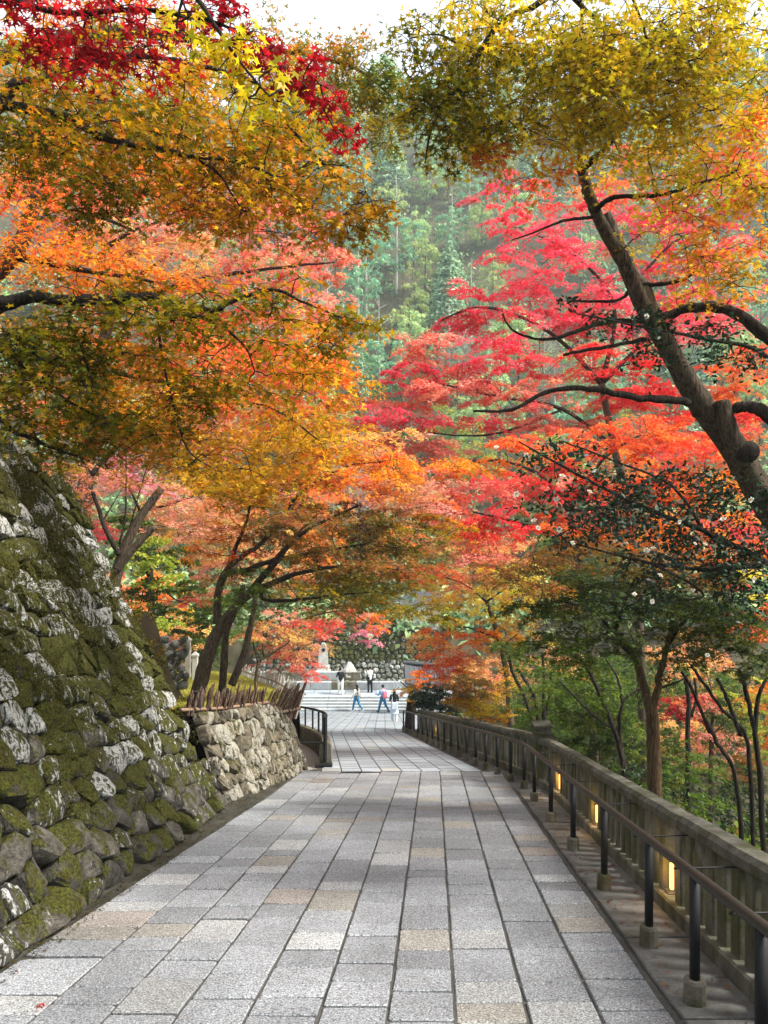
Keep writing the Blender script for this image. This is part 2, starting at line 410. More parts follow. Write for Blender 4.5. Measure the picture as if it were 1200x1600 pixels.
def build_path():
    rg = random.Random(11)
    path = thing('path', (0, 0, 0), None, None); tag(path, kind='structure')
    m = MB(); ys = sorted(list(np.arange(0.5, YS + 0.01, 0.4)) + [YB, 25.7])
    L = [(xleft(y) - 0.03, y, zg(y) - 0.012) for y in ys]; R = [(xright(y) + 0.02, y, zg(y) - 0.012) for y in ys]
    n = len(ys)
    m.add(L + R, [(i, n + i, n + i + 1, i + 1) for i in range(n - 1)])
    m.build('mortar_bed', MAT['joint'], path)
    farV, farC_skylit, tiles = [], [], []
    for ci in range(len(JOINTS) - 1):
        a, b = JOINTS[ci], JOINTS[ci + 1]
        y = 1.6 + rg.uniform(0, 0.4)
        while y < YB - 0.1:
            ln = rg.choice((0.24, 0.27, 0.3, 0.34, 0.4, 0.46, 0.52, 0.58)) * rg.uniform(0.92, 1.08)
            y1 = min(y + ln, YB)
            if YB - y1 < 0.2: y1 = YB
            tiles.append((a, b, y, y1)); y = y1
    tiles.sort(key=lambda t: t[2])
    def outline(a, b, y0, y1, gx=0.0090, gy=0.0095):
        pts = []; e = 0.003; ch = 0.010
        a += gx + rg.uniform(-e, e); b -= gx + rg.uniform(-e, e)
        y0 += gy; y1 -= gy
        x0, x1 = a, b; c = [rg.uniform(0.4, 1.6) * ch for _ in range(4)]
        if rg.random() < 0.12: c[rg.randrange(4)] *= 2.6
        raw = [(x0 + c[0], y0), ((x0 + x1) / 2, y0), (x1 - c[1], y0), (x1, y0 + c[1]), (x1, (y0 + y1) / 2), (x1, y1 - c[2]), (x1 - c[2], y1), ((x0 + x1) / 2, y1), (x0 + c[3], y1), (x0, y1 - c[3]), (x0, (y0 + y1) / 2), (x0, y0 + c[0])]
        return [(p + rg.uniform(-0.0025, 0.0025), q + rg.uniform(-0.002, 0.002)) for p, q in raw]
    count = 0
    for a, b, y0, y1 in tiles:
        if y1 < 3.2: continue
        lft = a < JOINTS[0] + 0.01; ol = outline(a, b, y0, y1); cx, cyy = (a + b) / 2, (y0 + y1) / 2
        tilt = (rg.uniform(-0.004, 0.004), rg.uniform(-0.004, 0.004)); dz = rg.uniform(-0.003, 0.004)
        def q(p, k, z): 
            X, Yy = cx + (p[0] - cx) * k, cyy + (p[1] - cyy) * (k if k == 1 else 1 - (1 - k) * (b - a) / (y1 - y0))
            if lft and X < cx: X -= H * (lerp_tab(Yy, [(4.0, 1.475), (10.9, 1.37)]) - 1.38)
            return Vector((ax(Yy) + X, Yy, zg(Yy) + z + dz + tilt[0] * (X - cx) * 4 + tilt[1] * (Yy - cyy) * 4))
        base = Vector((ax(cyy) + cx, cyy, zg(cyy)))
        nv = len(ol); V = [q(p, 1, -0.05) for p in ol] + [q(p, 1, -0.007) for p in ol] + [q(p, 0.965, 0.0) for p in ol]
        Fc = [(i, (i + 1) % nv, nv + (i + 1) % nv, nv + i) for i in range(nv)] + [(nv + i, nv + (i + 1) % nv, 2 * nv + (i + 1) % nv, 2 * nv + i) for i in range(nv)] + [tuple(range(2 * nv, 3 * nv))]
        o = obj('paving_stone', new_mesh('paving_stone', rel(V, base), Fc), MAT['granite'], path, base)
        o.color = (*tile_color(rg), 1); count += 1
    # beyond the bend: the same stones, too small to pick apart, joined
    lat0 = JOINTS[0] - 0.378 * 26
    for ci in range(60):
        a, b = lat0 + 0.378 * ci, lat0 + 0.378 * (ci + 1)
        y = YB
        while y < YS - 0.1:
            y1 = min(y + rg.uniform(0.25, 0.7), YS)
            if y < 25.69 and y1 > 25.5: y1 = 25.7
            ym = (y + y1) / 2 - 1e-4
            xa, xb = ax(ym) + a, ax(ym) + b
            if xb > xleft(ym) and xa < xright(ym):
                if True:
                    w = [(max(a + ax(t), xleft(min(t, y1 - 1e-3))) , min(b + ax(t), xright(min(t, y1 - 1e-3))), t) for t in (y, y1)]
                    if all(p[1] - p[0] > 0.06 for p in w):
                        g = 0.011
                        farV += [(w[0][0] + g, y + 0.007, zg(y)), (w[0][1] - g, y + 0.007, zg(y)), (w[1][1] - g, y1 - 0.007, zg(y1)), (w[1][0] + g, y1 - 0.007, zg(y1))]
                        kk = rg.uniform(0.88, 1.1); farC_skylit.append((0.33 * kk, 0.372 * kk, 0.405 * kk) if rg.random() < 0.9 else (0.36, 0.365, 0.35))  # paler and bluer than the near stones: open-sky light put into the colour
            y = y1
    me = mesh_np('far_paving', np.array(farV), 4, np.array(farC_skylit))
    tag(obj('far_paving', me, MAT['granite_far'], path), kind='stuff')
    m = MB(); c = P(588, 1205.5, 13.86)
    m.box((ax(13.6) - 1.35, 13.62, zg(13.62) + 0.006), (0.72, 0.05, 0.012))
    m.build('drain_slot', MAT['black_metal'], path)
build_path()

def build_strip():
    """dark damp flagstones between the paving and the stone fence, and the silted gutter under the wall"""
    rg = random.Random(5)
    st = thing('verge_strip', (0, 0, 0), None, None); tag(st, kind='structure')
    m = MB(); ys = list(np.arange(1.0, 26.4, 0.5)); n = len(ys)
    L = [(xright(y) + 0.03, y, zg(y) - 0.03) for y in ys]; R = [(xr_post(y) + 0.5, y, zg(y) - 0.03) for y in ys]
    m.add(L + R, [(i, n + i, n + i + 1, i + 1) for i in range(n - 1)]); m.build('strip_bed', MAT['joint'], st)
    y = 2.2
    while y < 12.2:
        y1 = y + rg.uniform(0.4, 0.85)
        xs = [(xright, 0.035), (None, 0)]
        V = []
        for t in (y + 0.008, y1 - 0.008):
            x0, x1 = xright(t) + 0.045, xr_post(t) + 0.325
            V += [(x0 + rg.uniform(-0.008, 0.008), t + rg.uniform(-0.01, 0.01), zg(t)), (x1, t, zg(t))]
        d = rg.uniform(-0.012, -0.002)
        base = Vector(V[0]); top = [Vector(v) + Vector((0, 0, d)) for v in (V[0], V[1], V[3], V[2])]; bot = [v - Vector((0, 0, 0.05)) for v in top]
        me = new_mesh('flagstone', rel(bot + top, base), [(0, 1, 5, 4), (1, 2, 6, 5), (2, 3, 7, 6), (3, 0, 4, 7), (4, 5, 6, 7)])
        bm = bmesh.new(); bm.from_mesh(me)
        bmesh.ops.bevel(bm, geom=[e for e in bm.edges if all(v.co.z > -0.035 + (v.co.y) * -S1 - 0.02 for v in e.verts) and len(e.link_faces) == 2], offset=0.008, segments=1, affect='EDGES'); bm.to_mesh(me); bm.free()
        obj('flagstone', me, MAT['slab'], st, base); y = y1
    gt = MB(); ys = list(np.arange(0.5, 14.2, 0.25)); n = len(ys)
    L = [(ax(y) - 1.66 * H, y, zg(y) + 0.03) for y in ys]; Mi = [(ax(y) - 1.50 * H + rg.uniform(-.03, .03), y, zg(y) - 0.01 + rg.uniform(-.01, .01)) for y in ys]; R = [(ax(y) - 1.385 * H, y, zg(y) - 0.008) for y in ys]
    gt.add(L + Mi + R, [(k * n + i, (k + 1) * n + i, (k + 1) * n + i + 1, k * n + i + 1) for k in (0, 1) for i in range(n - 1)])
    tag(gt.build('gutter', MAT['gutter'], smooth=True), kind='structure')
    # side lane between the low wall and the curved kerb
    ln = MB(); ys = list(np.arange(13.2, 30, 0.4)); n = len(ys)
    L = [(lerp_tab(y, BANK) - 0.25 + (0.55 if y < 14.6 else 0), y, zg(y) - 0.02) for y in ys]; R = [(xleft(y) + 0.02 if y > 13.9 else -1.3, y, zg(y) - 0.016) for y in ys]
    ln.add(L + R, [(i, n + i, n + i + 1, i + 1) for i in range(n - 1)])
    me = new_mesh('lane', ln.v, ln.f); at = me.attributes.new('leaf_color', 'FLOAT_COLOR', 'POINT'); at.data.foreach_set('color', [0.36, 0.35, 0.33, 1.0] * len(me.vertices))
    tag(obj('lane', me, MAT['granite_far']), kind='structure')
build_strip()

# ------------------------------------------------------------------ dry stone walls: every stone its own piece
def clip(poly, p, n):
    out = []
    for i in range(len(poly)):
        a, b = poly[i], poly[(i + 1) % len(poly)]
        da, db = (a[0] - p[0]) * n[0] + (a[1] - p[1]) * n[1], (b[0] - p[0]) * n[0] + (b[1] - p[1]) * n[1]
        if da <= 0: out.append(a)
        if da * db < 0:
            t = da / (da - db); out.append((a[0] + (b[0] - a[0]) * t, a[1] + (b[1] - a[1]) * t))
    return out
def cells(S, T, w, h, rg, jit=0.36, grow=0.0):
    """irregular courses of cells on an S x T rectangle"""
    pts = []; t = 0.0; row = 0
    while t < T:
        hh = h * rg.uniform(0.8, 1.2) * (1 + grow * t / T); s = -w * rg.random()
        while s < S + w:
            ww = w * rg.uniform(0.6, 1.5); pts.append((s + ww / 2 + rg.uniform(-jit, jit) * w * 0.4, t + hh / 2 + rg.uniform(-jit, jit) * hh)); s += ww
        t += hh; row += 1
    k = w / h * 0.85; out = []
    for i, p in enumerate(pts):
        if not (0 < p[0] < S and 0 < p[1] < T): continue
        poly = [(max(0, p[0] - 2 * w), max(0, p[1] - 2 * h)), (min(S, p[0] + 2 * w), max(0, p[1] - 2 * h)), (min(S, p[0] + 2 * w), min(T, p[1] + 2 * h)), (max(0, p[0] - 2 * w), min(T, p[1] + 2 * h))]
        for j, q in enumerate(pts):
            if i == j or abs(q[0] - p[0]) > 3 * w or abs(q[1] - p[1]) > 3 * h: continue
            dx, dy = (q[0] - p[0]), (q[1] - p[1]) * k
            mid = ((p[0] + q[0]) / 2, (p[1] + q[1]) / 2)
            poly = clip(poly, mid, (dx, dy * k))
            if len(poly) < 3: break
        if len(poly) >= 3: out.append((p, poly))
    return out
def stone_mesh(poly, surf, rg, depth, bulge, gap):
    cx = sum(p[0] for p in poly) / len(poly); cyy = sum(p[1] for p in poly) / len(poly)
    size = max(0.05, min(max(p[0] for p in poly) - min(p[0] for p in poly), max(p[1] for p in poly) - min(p[1] for p in poly)))
    ring = []
    for i in range(len(poly)):
        a, b = poly[i], poly[(i + 1) % len(poly)]
        L = math.hypot(b[0] - a[0], b[1] - a[1]); n = max(1, int(L / (size * 0.32)))
        for j in range(n):
            t = (j + (rg.uniform(-0.25, 0.25) if j else 0.0)) / n; ring.append((a[0] + (b[0] - a[0]) * t, a[1] + (b[1] - a[1]) * t))
    # round the outline
    R = len(ring); ring = [((ring[i - 1][0] + 6 * ring[i][0] + ring[(i + 1) % R][0]) / 8, (ring[i - 1][1] + 6 * ring[i][1] + ring[(i + 1) % R][1]) / 8) for i in range(R)]
    V = []; jit = size * 0.06; tx, ty = rg.uniform(-0.6, 0.6), rg.uniform(-0.7, 0.5); fx, fy, fk = rg.uniform(-1, 1), rg.uniform(-1, 1), rg.uniform(0.2, 0.9)
    k0 = 1 - gap / max(size, 0.1)
    for k, d in ((k0 * 1.0, -depth), (k0 * 0.995, -0.15 * bulge), (k0 * 0.93, 0.62 * bulge), (k0 * 0.66, 0.9 * bulge), (k0 * 0.32, 1.0 * bulge)):
        for p in ring:
            j = jit * (0.3 if k > 0.95 * k0 else 1)
            s, t = cx + (p[0] - cx) * k + rg.uniform(-j, j), cyy + (p[1] - cyy) * k + rg.uniform(-j, j)
            dd = d + (0 if d == -depth else (tx * (s - cx) + ty * (t - cyy)) * 0.4 - max(0.0, (fx * (s - cx) + fy * (t - cyy))) * fk + rg.uniform(-0.3, 0.3) * bulge)
            V.append(surf(s, t, dd))
    V.append(surf(cx, cyy, bulge))
    Fc = [(r * R + i, r * R + (i + 1) % R, (r + 1) * R + (i + 1) % R, (r + 1) * R + i) for r in range(4) for i in range(R)]
    Fc += [(4 * R + i, 4 * R + (i + 1) % R, 5 * R) for i in range(R)]
    base = surf(cx, cyy, 0)
    return new_mesh('stone', rel(V, base), Fc), base
def stone_wall(parent, S, T, w, h, surf, mat, seed, moss, depth=0.2, bulge=0.07, gap=0.02, grow=0.0, keep=None, lich=None, part=None):
    rg = random.Random(seed); n = 0; rest = MB()
    for p, poly in cells(S, T, w, h, rg, grow=grow):
        if keep and not keep(p): continue
        me, base = stone_mesh(poly, surf, rg, depth, bulge * rg.uniform(0.6, 1.5), gap)
        if part and not part(p):               # outside the view: joined
            rest.add([v.co + base for v in me.vertices], [tuple(f.vertices) for f in me.polygons]); bpy.data.meshes.remove(me); continue
        o = obj('stone', me, mat, parent, base - parent.location)
        mo = moss(p, rg); o.color = (mo, (lich(p, rg) if lich else rg.random()), rg.random(), 1); n += 1
        me.polygons.foreach_set('use_smooth', [rg.random() < 0.3 for _ in me.polygons])
    if rest.v:
        o = rest.build('outer_stones', mat, parent, parent.location); o.color = (0.7, 0.5, 0.5, 1); tag(o, kind='stuff')
    return n

def leaves(C, N, size, tmpl, rng, curl=0.25):
    """one polygon per leaf: centres C, normals N, sizes; tmpl (k,2) outline with the stalk at (0,0)"""
    n = len(C); N = N / np.linalg.norm(N, axis=1, keepdims=True)
    A = rng.normal(size=(n, 3)); A -= N * np.sum(A * N, axis=1, keepdims=True); A /= np.linalg.norm(A, axis=1, keepdims=True) + 1e-9
    B = np.cross(N, A)
    t = np.asarray(tmpl); k = len(t); r2 = (t ** 2).sum(1)
    V = C[:, None, :] + size[:, None, None] * (A[:, None, :] * t[None, :, 0:1] + B[:, None, :] * t[None, :, 1:2] - N[:, None, :] * (curl * r2)[None, :, None])
    return V.reshape(-1, 3)
def star(lobes, inner=0.34):
    """maple leaf outline: lobes = [(angle deg, length)]"""
    pts = [(0.0, -0.08)]
    for i, (a, l) in enumerate(lobes):
        if i > 0:
            m = math.radians((a + lobes[i - 1][0]) / 2); pts.append((math.sin(m) * inner, math.cos(m) * inner))
        pts.append((math.sin(math.radians(a)) * l, math.cos(math.radians(a)) * l))
    return np.array([(x, y - 0.2) for x, y in pts]) * 0.62
LEAF_NEAR = star([(-112, 0.62), (-54, 0.95), (0, 1.12), (54, 0.95), (112, 0.62)], 0.36)
LEAF_MID = star([(-80, 0.8), (0, 1.1), (80, 0.8)], 0.3)
LEAF_OVAL = np.array([(0, -0.5), (0.2, -0.2), (0.2, 0.15), (0, 0.5), (-0.2, 0.15), (-0.2, -0.2)])
LEAF_DIA = np.array([(0, -0.5), (0.24, 0.0), (0, 0.5), (-0.24, 0.0)])

def high_wall():
    base = Vector((-2.3, 6, zg(6)))
    wall = thing('mossy_stone_wall', base, 'tall sloping dry stone wall thick with green moss and pale lichen', 'stone wall')
    HW, SET, Y0, Y1 = 4.55, 2.15, 1.8, 10.4
    def surf(s, t, d):
        Y = Y0 + s; k = t / 5.05
        off = SET * (k * 1.12 - 0.12 * k * k)
        xb = wall_x(Y)
        n = Vector((0.905, -0.03, 0.424))
        return Vector((xb - off, Y - 0.25 * k, zg(Y) + HW * k)) + n * d
    # dark earth body behind the stones
    m = MB(); S = list(np.linspace(-1.2, Y1 - Y0 - 0.1, 14)); T = list(np.linspace(-0.3, 5.0, 9)); nt = len(T)
    V = [surf(s, t, -0.14) for s in S for t in T]
    m.add(V, [(i * nt + j, (i + 1) * nt + j, (i + 1) * nt + j + 1, i * nt + j + 1) for i in range(len(S) - 1) for j in range(nt - 1)])
    top = [surf(s, T[-1], -0.14) for s in S]; back = [Vector((v.x - 1.6, v.y, v.z + 0.05)) for v in top]; n = len(top)
    m.add(top + back, [(i, i + 1, n + i + 1, n + i) for i in range(n - 1)])
    end = [surf(S[-1], t, -0.14) for t in T]; eb = [Vector((-5.6, v.y + 0.05, v.z)) for v in end]
    m.add(end + eb, [(i, nt + i, nt + i + 1, i + 1) for i in range(nt - 1)])
    m.build('core', MAT['core'], wall, base)
    def moss(p, rg):
        k = p[1] / 5.05; return min(1.0, max(0.0, 0.34 + 0.8 * min(1, k * 1.7) + rg.uniform(-0.25, 0.2)))
    stone_wall(wall, Y1 - Y0, 5.05, 0.37, 0.255, surf, MAT['rock'], 21, moss, 0.2, 0.04, 0.005, -0.1, keep=lambda p: p[0] > 0.6, part=lambda p: p[0] > 1.9 + 0.78 * p[1], lich=lambda p, rg: rg.random() * (1.0 if p[1] > 0.9 else 0.6))
    # moss tufts
    rng = np.random.default_rng(8); n = 120000
    s = rng.uniform(0.6, Y1 - Y0, n); t = rng.uniform(0.7, 5.05, n) ** 1.0
    f = np.sin(s * 3.1 + 1.3 * np.sin(t * 2.7)) + np.sin(t * 4.3 + 1.7 * np.sin(s * 2.3)) + 0.8 * np.sin(s * 9 + t * 7)
    ok = (f + rng.normal(0, 0.5, n) + np.minimum(t - 1.8, 1.2) * 0.75) > 0.75; s, t = s[ok], t[ok]
    C = np.array([surf(a, b, 0.042) for a, b in zip(s, t)])
    n = len(C); C += rng.normal(0, 0.022, (n, 3))
    N = np.array([0.905, -0.03, 0.424]) * 0.6 + rng.normal(0, 0.6, (n, 3))
    col = np.array([0.054, 0.060, 0.007]) * rng.uniform(0.3, 1.9, (n, 1)) + np.array([0.03, 0.01, 0]) * rng.uniform(0, 1, (n, 1))
    V = leaves(C, N, rng.uniform(0.014, 0.036, n), LEAF_DIA, rng)
    o = obj('moss', mesh_np('moss', V - np.array(base), 4, col), MAT['leaf'], wall); tag(o, kind='stuff')
high_wall()

LOWPATH = spline([(-2.20, 10.35, 0), (-1.95, 11.6, 0), (-1.66, 13.0, 0), (-1.52, 14.0, 0), (-1.62, 15.0, 0), (-2.05, 16.4, 0), (-2.7, 18.5, 0)], 12)
LOWLEN = [0.0]
for a, b in zip(LOWPATH, LOWPATH[1:]): LOWLEN.append(LOWLEN[-1] + (b - a).length)
def low_at(s):
    s = max(0, min(LOWLEN[-1] - 1e-4, s))
    for i in range(len(LOWLEN) - 1):
        if s <= LOWLEN[i + 1]:
            k = (s - LOWLEN[i]) / (LOWLEN[i + 1] - LOWLEN[i]); p = LOWPATH[i].lerp(LOWPATH[i + 1], k); t = (LOWPATH[i + 1] - LOWPATH[i]).normalized(); return p, Vector((t.y, -t.x, 0))
    return LOWPATH[-1], Vector((1, 0, 0))
def low_wall():
    base = Vector((-2, 12, zg(12)))
    wall = thing('low_stone_wall', base, 'low sunlit wall of small upright dry stones curving below the bamboo fence', 'stone wall')
    TH = 1.42
    def surf(s, t, d):
        p, n = low_at(s); k = t / TH
        hgt = 1.30 - 0.02 * math.sin(s * 2)
        return Vector((p.x, p.y, zg(p.y) - 0.03 + hgt * k)) + n * (d * 0.95 - 0.40 * k) + Vector((0, 0, d * 0.25))
    S = [LOWLEN[-1] * i / 40 for i in range(41)]; T = [-0.1, 0.5, 1.0, TH - 0.04]
    m = MB(); nt = len(T)
    m.add([surf(s, t, -0.10) for s in S for t in T], [(i * nt + j, (i + 1) * nt + j, (i + 1) * nt + j + 1, i * nt + j + 1) for i in range(len(S) - 1) for j in range(nt - 1)])
    top = [surf(s, TH - 0.04, -0.10) for s in S]; bk = [Vector((v.x - 0.8, v.y - 0.1, v.z)) for v in top]; n = len(S)
    m.add(top + bk, [(i, i + 1, n + i + 1, n + i) for i in range(n - 1)])
    m.build('core', MAT['core'], wall, base)
    stone_wall(wall, LOWLEN[-1], TH, 0.185, 0.235, surf, MAT['rock_dry'], 33, lambda p, rg: max(0, rg.uniform(-0.3, 0.42)), 0.14, 0.035, 0.005)
low_wall()

# ------------------------------------------------------------------ stone balustrade, handrail, lamps on the right
def fence_line(Y):                            # centre line of the stone fence
    return xr_post(Y) + 0.43 if Y <= 12.4 else 2.70 - 0.1062 * (Y - 12.4)
CORNER_Y = 12.35
LAMP_Y = [5.78, 8.42, 10.9]
def stone_fence(y0, y1, label, seed):
    rg = random.Random(seed); base = Vector((fence_line(y0), y0, zg(y0)))
    f = thing('stone_fence', base, label, 'stone fence')
    dirv = Vector((fence_line(y1) - fence_line(y0), y1 - y0, 0)).normalized(); rz = math.atan2(dirv.y, dirv.x) - math.pi / 2
    pt = lambda y, h: Vector((fence_line(y), y, zg(y) + h))
    # kerb in lengths
    y = y0
    while y < y1 - 0.01:
        ye = min(y + 1.75, y1); m = MB()
        m.sweep([pt(y + 0.004, -0.06), pt((y + ye) / 2, -0.06), pt(ye - 0.004, -0.06)], [(-0.10, 0), (0.12, 0), (0.12, 0.155), (-0.085, 0.155), (-0.10, 0.14)])
        m.build('kerb', MAT['fence_stone'], f, base)
        m = MB(); e = rg.uniform(-0.006, 0.006)
        m.sweep([pt(y + 0.008 + (ye - y - 0.016) * q / 8, 0.63 + e + rg.uniform(-.004, .004)) for q in range(9)], [(-0.085, 0.04), (0.085, 0.04), (0.09, 0.05), (0.09, 0.105), (0.06, 0.138), (-0.06, 0.138), (-0.09, 0.105), (-0.09, 0.05)])
        m.build('cap', MAT['cap_stone'], f, base); y = ye
    y = y0 + 0.12; proto = None
    while y < y1 - 0.08:
        if not any(abs(y - l) < 0.07 for l in LAMP_Y):
            if proto is None:
                m = MB(); m.box((0, 0, 0.315), (0.10, 0.13, 0.73), 0); me = new_mesh('baluster', m.v, m.f)
                bm = bmesh.new(); bm.from_mesh(me); bmesh.ops.bevel(bm, geom=bm.edges[:], offset=0.012, segments=1, affect='EDGES'); bm.to_mesh(me); bm.free(); proto = me
            o = obj('baluster', proto, MAT['fence_stone'], f, pt(y, 0.0) - base)
            o.rotation_euler = (rg.uniform(-.008, .008), rg.uniform(-.008, .008), rz + rg.uniform(-0.03, 0.03)); o.scale = (rg.uniform(0.92, 1.08), rg.uniform(0.9, 1.08), 1)
        y += 0.205
    return f
stone_fence(1.9, CORNER_Y - 0.14, 'mossy stone balustrade running down beside the steep near path with sloping cap', 41)
stone_fence(CORNER_Y + 0.14, 26.0, 'grey stone balustrade on the far side of the corner pillar', 42)
def corner_post():
    b = Vector((fence_line(CORNER_Y) + 0.02, CORNER_Y, zg(CORNER_Y)))
    t = thing('stone_pillar', b, 'square stone pillar with stepped cap where the two balustrades meet', 'pillar')
    m = MB(); m.box((0, 0, 0.36), (0.26, 0.26, 0.95)); m.build('shaft', MAT['fence_stone'], t, bevel=0.014)
    m = MB(); m.box((0, 0, 0.865), (0.30, 0.30, 0.06)); m.box((0, 0, 0.93), (0.26, 0.26, 0.07)); m.box((0, 0, 0.985), (0.31, 0.31, 0.04)); m.build('cap', MAT['cap_stone'], t, bevel=0.01)
corner_post()

POST_NEAR = [2.45, 3.25, 4.08, 4.95, 6.25, 7.65, 9.1, 10.6, 11.8]
def handrail():
    b = Vector((xr_post(4), 4, zg(4)))
    t = thing('handrail', b, 'brown metal pipe handrail on black posts running the length of the stone balustrade', 'handrail')
    pts = [Vector((xr_post(y), y, zg(y) + 0.70)) for y in np.arange(1.9, 11.6, 0.6)] + [Vector((xr_post(11.6), 11.6, zg(11.6) + 0.70)), Vector((xr_post(11.8) - 0.01, 11.8, zg(11.8) + 0.705)), Vector((xr_post(12.0), 12.0, zg(12.0) + 0.70))]
    pts += [Vector((xr_post(y), y, zg(y) + 0.70)) for y in np.arange(12.6, 26.5, 0.7)]
    m = MB(); m.tube(spline(pts, 2), 0.029, 12); m.build('rail_pipe', MAT['rail_metal'], t, b, smooth=True)
    ys = POST_NEAR + [12.6 + 0.86 * i for i in range(17)]
    post = MB(); post.tube([(0, 0, 0.02), (0, 0, 0.685)], 0.028, 12); pm = new_mesh('post', post.v, post.f); pm.polygons.foreach_set('use_smooth', [True] * len(pm.polygons))
    blk = MB(); blk.tube([(0, 0, -0.05), (0, 0, 0.112), (0, 0, 0.128)], [0.062, 0.058, 0.05], 12); bm_ = new_mesh('footing_block', blk.v, blk.f)
    rod = MB(); rod.tube([(0, 0, 0), (0.40, 0.02, 0)], 0.0055, 6); rm = new_mesh('bracket_rod', rod.v, rod.f)
    for y in ys:
        q = Vector((xr_post(y), y, zg(y))) - b
        p = obj('post', pm, MAT['black_metal'], t, q); obj('footing_block', bm_, MAT['concrete'], t, q)
        if y < 11.5:
            obj('bracket_rod', rm, MAT['black_metal'], t, q + Vector((0.0, 0.30, 0.70 - 0.30 * S1 - 0.045)))
handrail()
def lamps():
    spots = [(y, 'glowing warm lamp set between balusters ' + w) for y, w in zip(LAMP_Y, ('nearest the camera', 'third handrail gap up from the nearest lamp', 'just below the corner pillar'))]
    spots += [(22.5, 'small glowing lamp near the far end of the balustrade')]
    for y, lab in spots:
        b = Vector((fence_line(y) - 0.01, y, zg(y) + 0.095))
        t = thing('fence_lamp', b, lab, 'lamp', 'lamps glowing in the stone balustrade')
        m = MB(); m.box((0.0, 0, 0.14), (0.028, 0.03, 0.22), 0); m.build('tube', MAT['lamp'], t, bevel=0.012)
        m = MB(); m.box((0, 0, 0.008), (0.085, 0.085, 0.016)); m.build('base', MAT['lamp_case'], t)
        m = MB(); m.box((0, 0, 0.258), (0.05, 0.05, 0.016)); m.build('cap', MAT['lamp_case'], t)
        ld = bpy.data.lights.new('lamp_light', 'POINT'); ld.energy = 1.3; ld.color = (1.0, 0.55, 0.14); ld.shadow_soft_size = 0.05
        lo = bpy.data.objects.new('lamp_light', ld); link(lo, t); lo.location = (-0.10, 0, 0.18)
lamps()

# ------------------------------------------------------------------ bamboo and stake fences on the left bank
def stake_mesh(rg, h, w, name='stake'):
    m = MB(); n = 5; vs = []; a0 = rg.random() * 6
    for z, k in ((-0.12, 1.0), (h * 0.5, 0.95), (h * 0.86, 0.85), (h, 0.2)):
        for i in range(n):
            q = a0 + 2 * math.pi * i / n; vs.append((math.cos(q) * w * k * (0.6 + 0.4 * (i % 2)) + (0.25 * w if z == h else 0), math.sin(q) * w * k, z))
    m.add(vs, [(r * n + i, r * n + (i + 1) % n, (r + 1) * n + (i + 1) % n, (r + 1) * n + i) for r in range(3) for i in range(n)] + [tuple(range(3 * n, 4 * n))])
    return new_mesh(name, m.v, m.f)
def bamboo_fence():
    rg = random.Random(61)
    A = [P(287, 1133, 10.75), P(345, 1128, 11.8), P(408, 1118, 12.9)]
    B = [P(408, 1119, 12.95), P(436, 1117, 13.7), P(462, 1112, 14.4)]
    b = A[0].copy()
    f = thing('bamboo_fence', b, 'rustic fence of split wood stakes tied to two bamboo rails above the low wall', 'fence')
    mats = [MAT['stake']]; ms = [stake_mesh(rg, rg.uniform(0.44, 0.56), rg.uniform(0.026, 0.04)) for _ in range(7)]
    def at_line(L, k):
        k *= len(L) - 1; i = min(int(k), len(L) - 2); return L[i].lerp(L[i + 1], k - i)
    for L, n, lean in ((A, 36, 0.2), (B, 22, 0.4)):
        for i in range(n):
            p = at_line(L, (i + rg.uniform(0.2, 0.8)) / n)
            o = obj('stake', rg.choice(ms), MAT['stake'], f, p + Vector((rg.uniform(-.03, .03), rg.uniform(-.03, .03), 0)) - b)
            o.rotation_euler = (rg.uniform(-0.12, 0.12), lean + rg.uniform(-0.14, 0.14), rg.uniform(0, 6)); o.rotation_mode = 'XYZ'
            o.rotation_euler = (rg.uniform(-0.1, 0.1), lean + rg.uniform(-0.16, 0.12), 0); o.scale = (1.15, 1.15, rg.uniform(0.95, 1.25))
    for h, rr in ((0.07, 0.030), (0.235, 0.026)):
        for L, ex in ((A, 0.12), (B, 0.05)):
            d = (L[-1] - L[0]).normalized(); pts = [L[0] - d * ex] + L + [L[-1] + d * ex]
            m = MB(); sp = spline([p + Vector((0.05, -0.045, h)) for p in pts], 6)
            m.tube(sp, [rr * (1.12 if i % 4 == 0 else 1.0) * rg.uniform(0.95, 1.05) for i in range(len(sp))], 8); m.build('bamboo_rail', MAT['bamboo'], f, b, smooth=True)
            for i in range(5):
                q = at_line(L, (i + 0.5) / 5) + Vector((0.05, -0.05, h)); mm = MB(); mm.ball(q, (0.036, 0.036, 0.045), 7, 5); mm.build('rope_tie', MAT['black_metal'], f, b)
    m = MB(); p = A[0] + Vector((0.12, 0.3, 0)); m.tube([p - Vector((0, 0, .1)), p + Vector((0, 0, 0.42))], 0.055, 8)
    m.build('charred_post', MAT['black_metal'], f, b); m = MB(); p = A[1] + Vector((0.05, 0.15, 0)); m.tube([p - Vector((0, 0, .1)), p + Vector((0, 0, 0.5))], 0.045, 8); m.build('charred_post', MAT['black_metal'], f, b)
bamboo_fence()
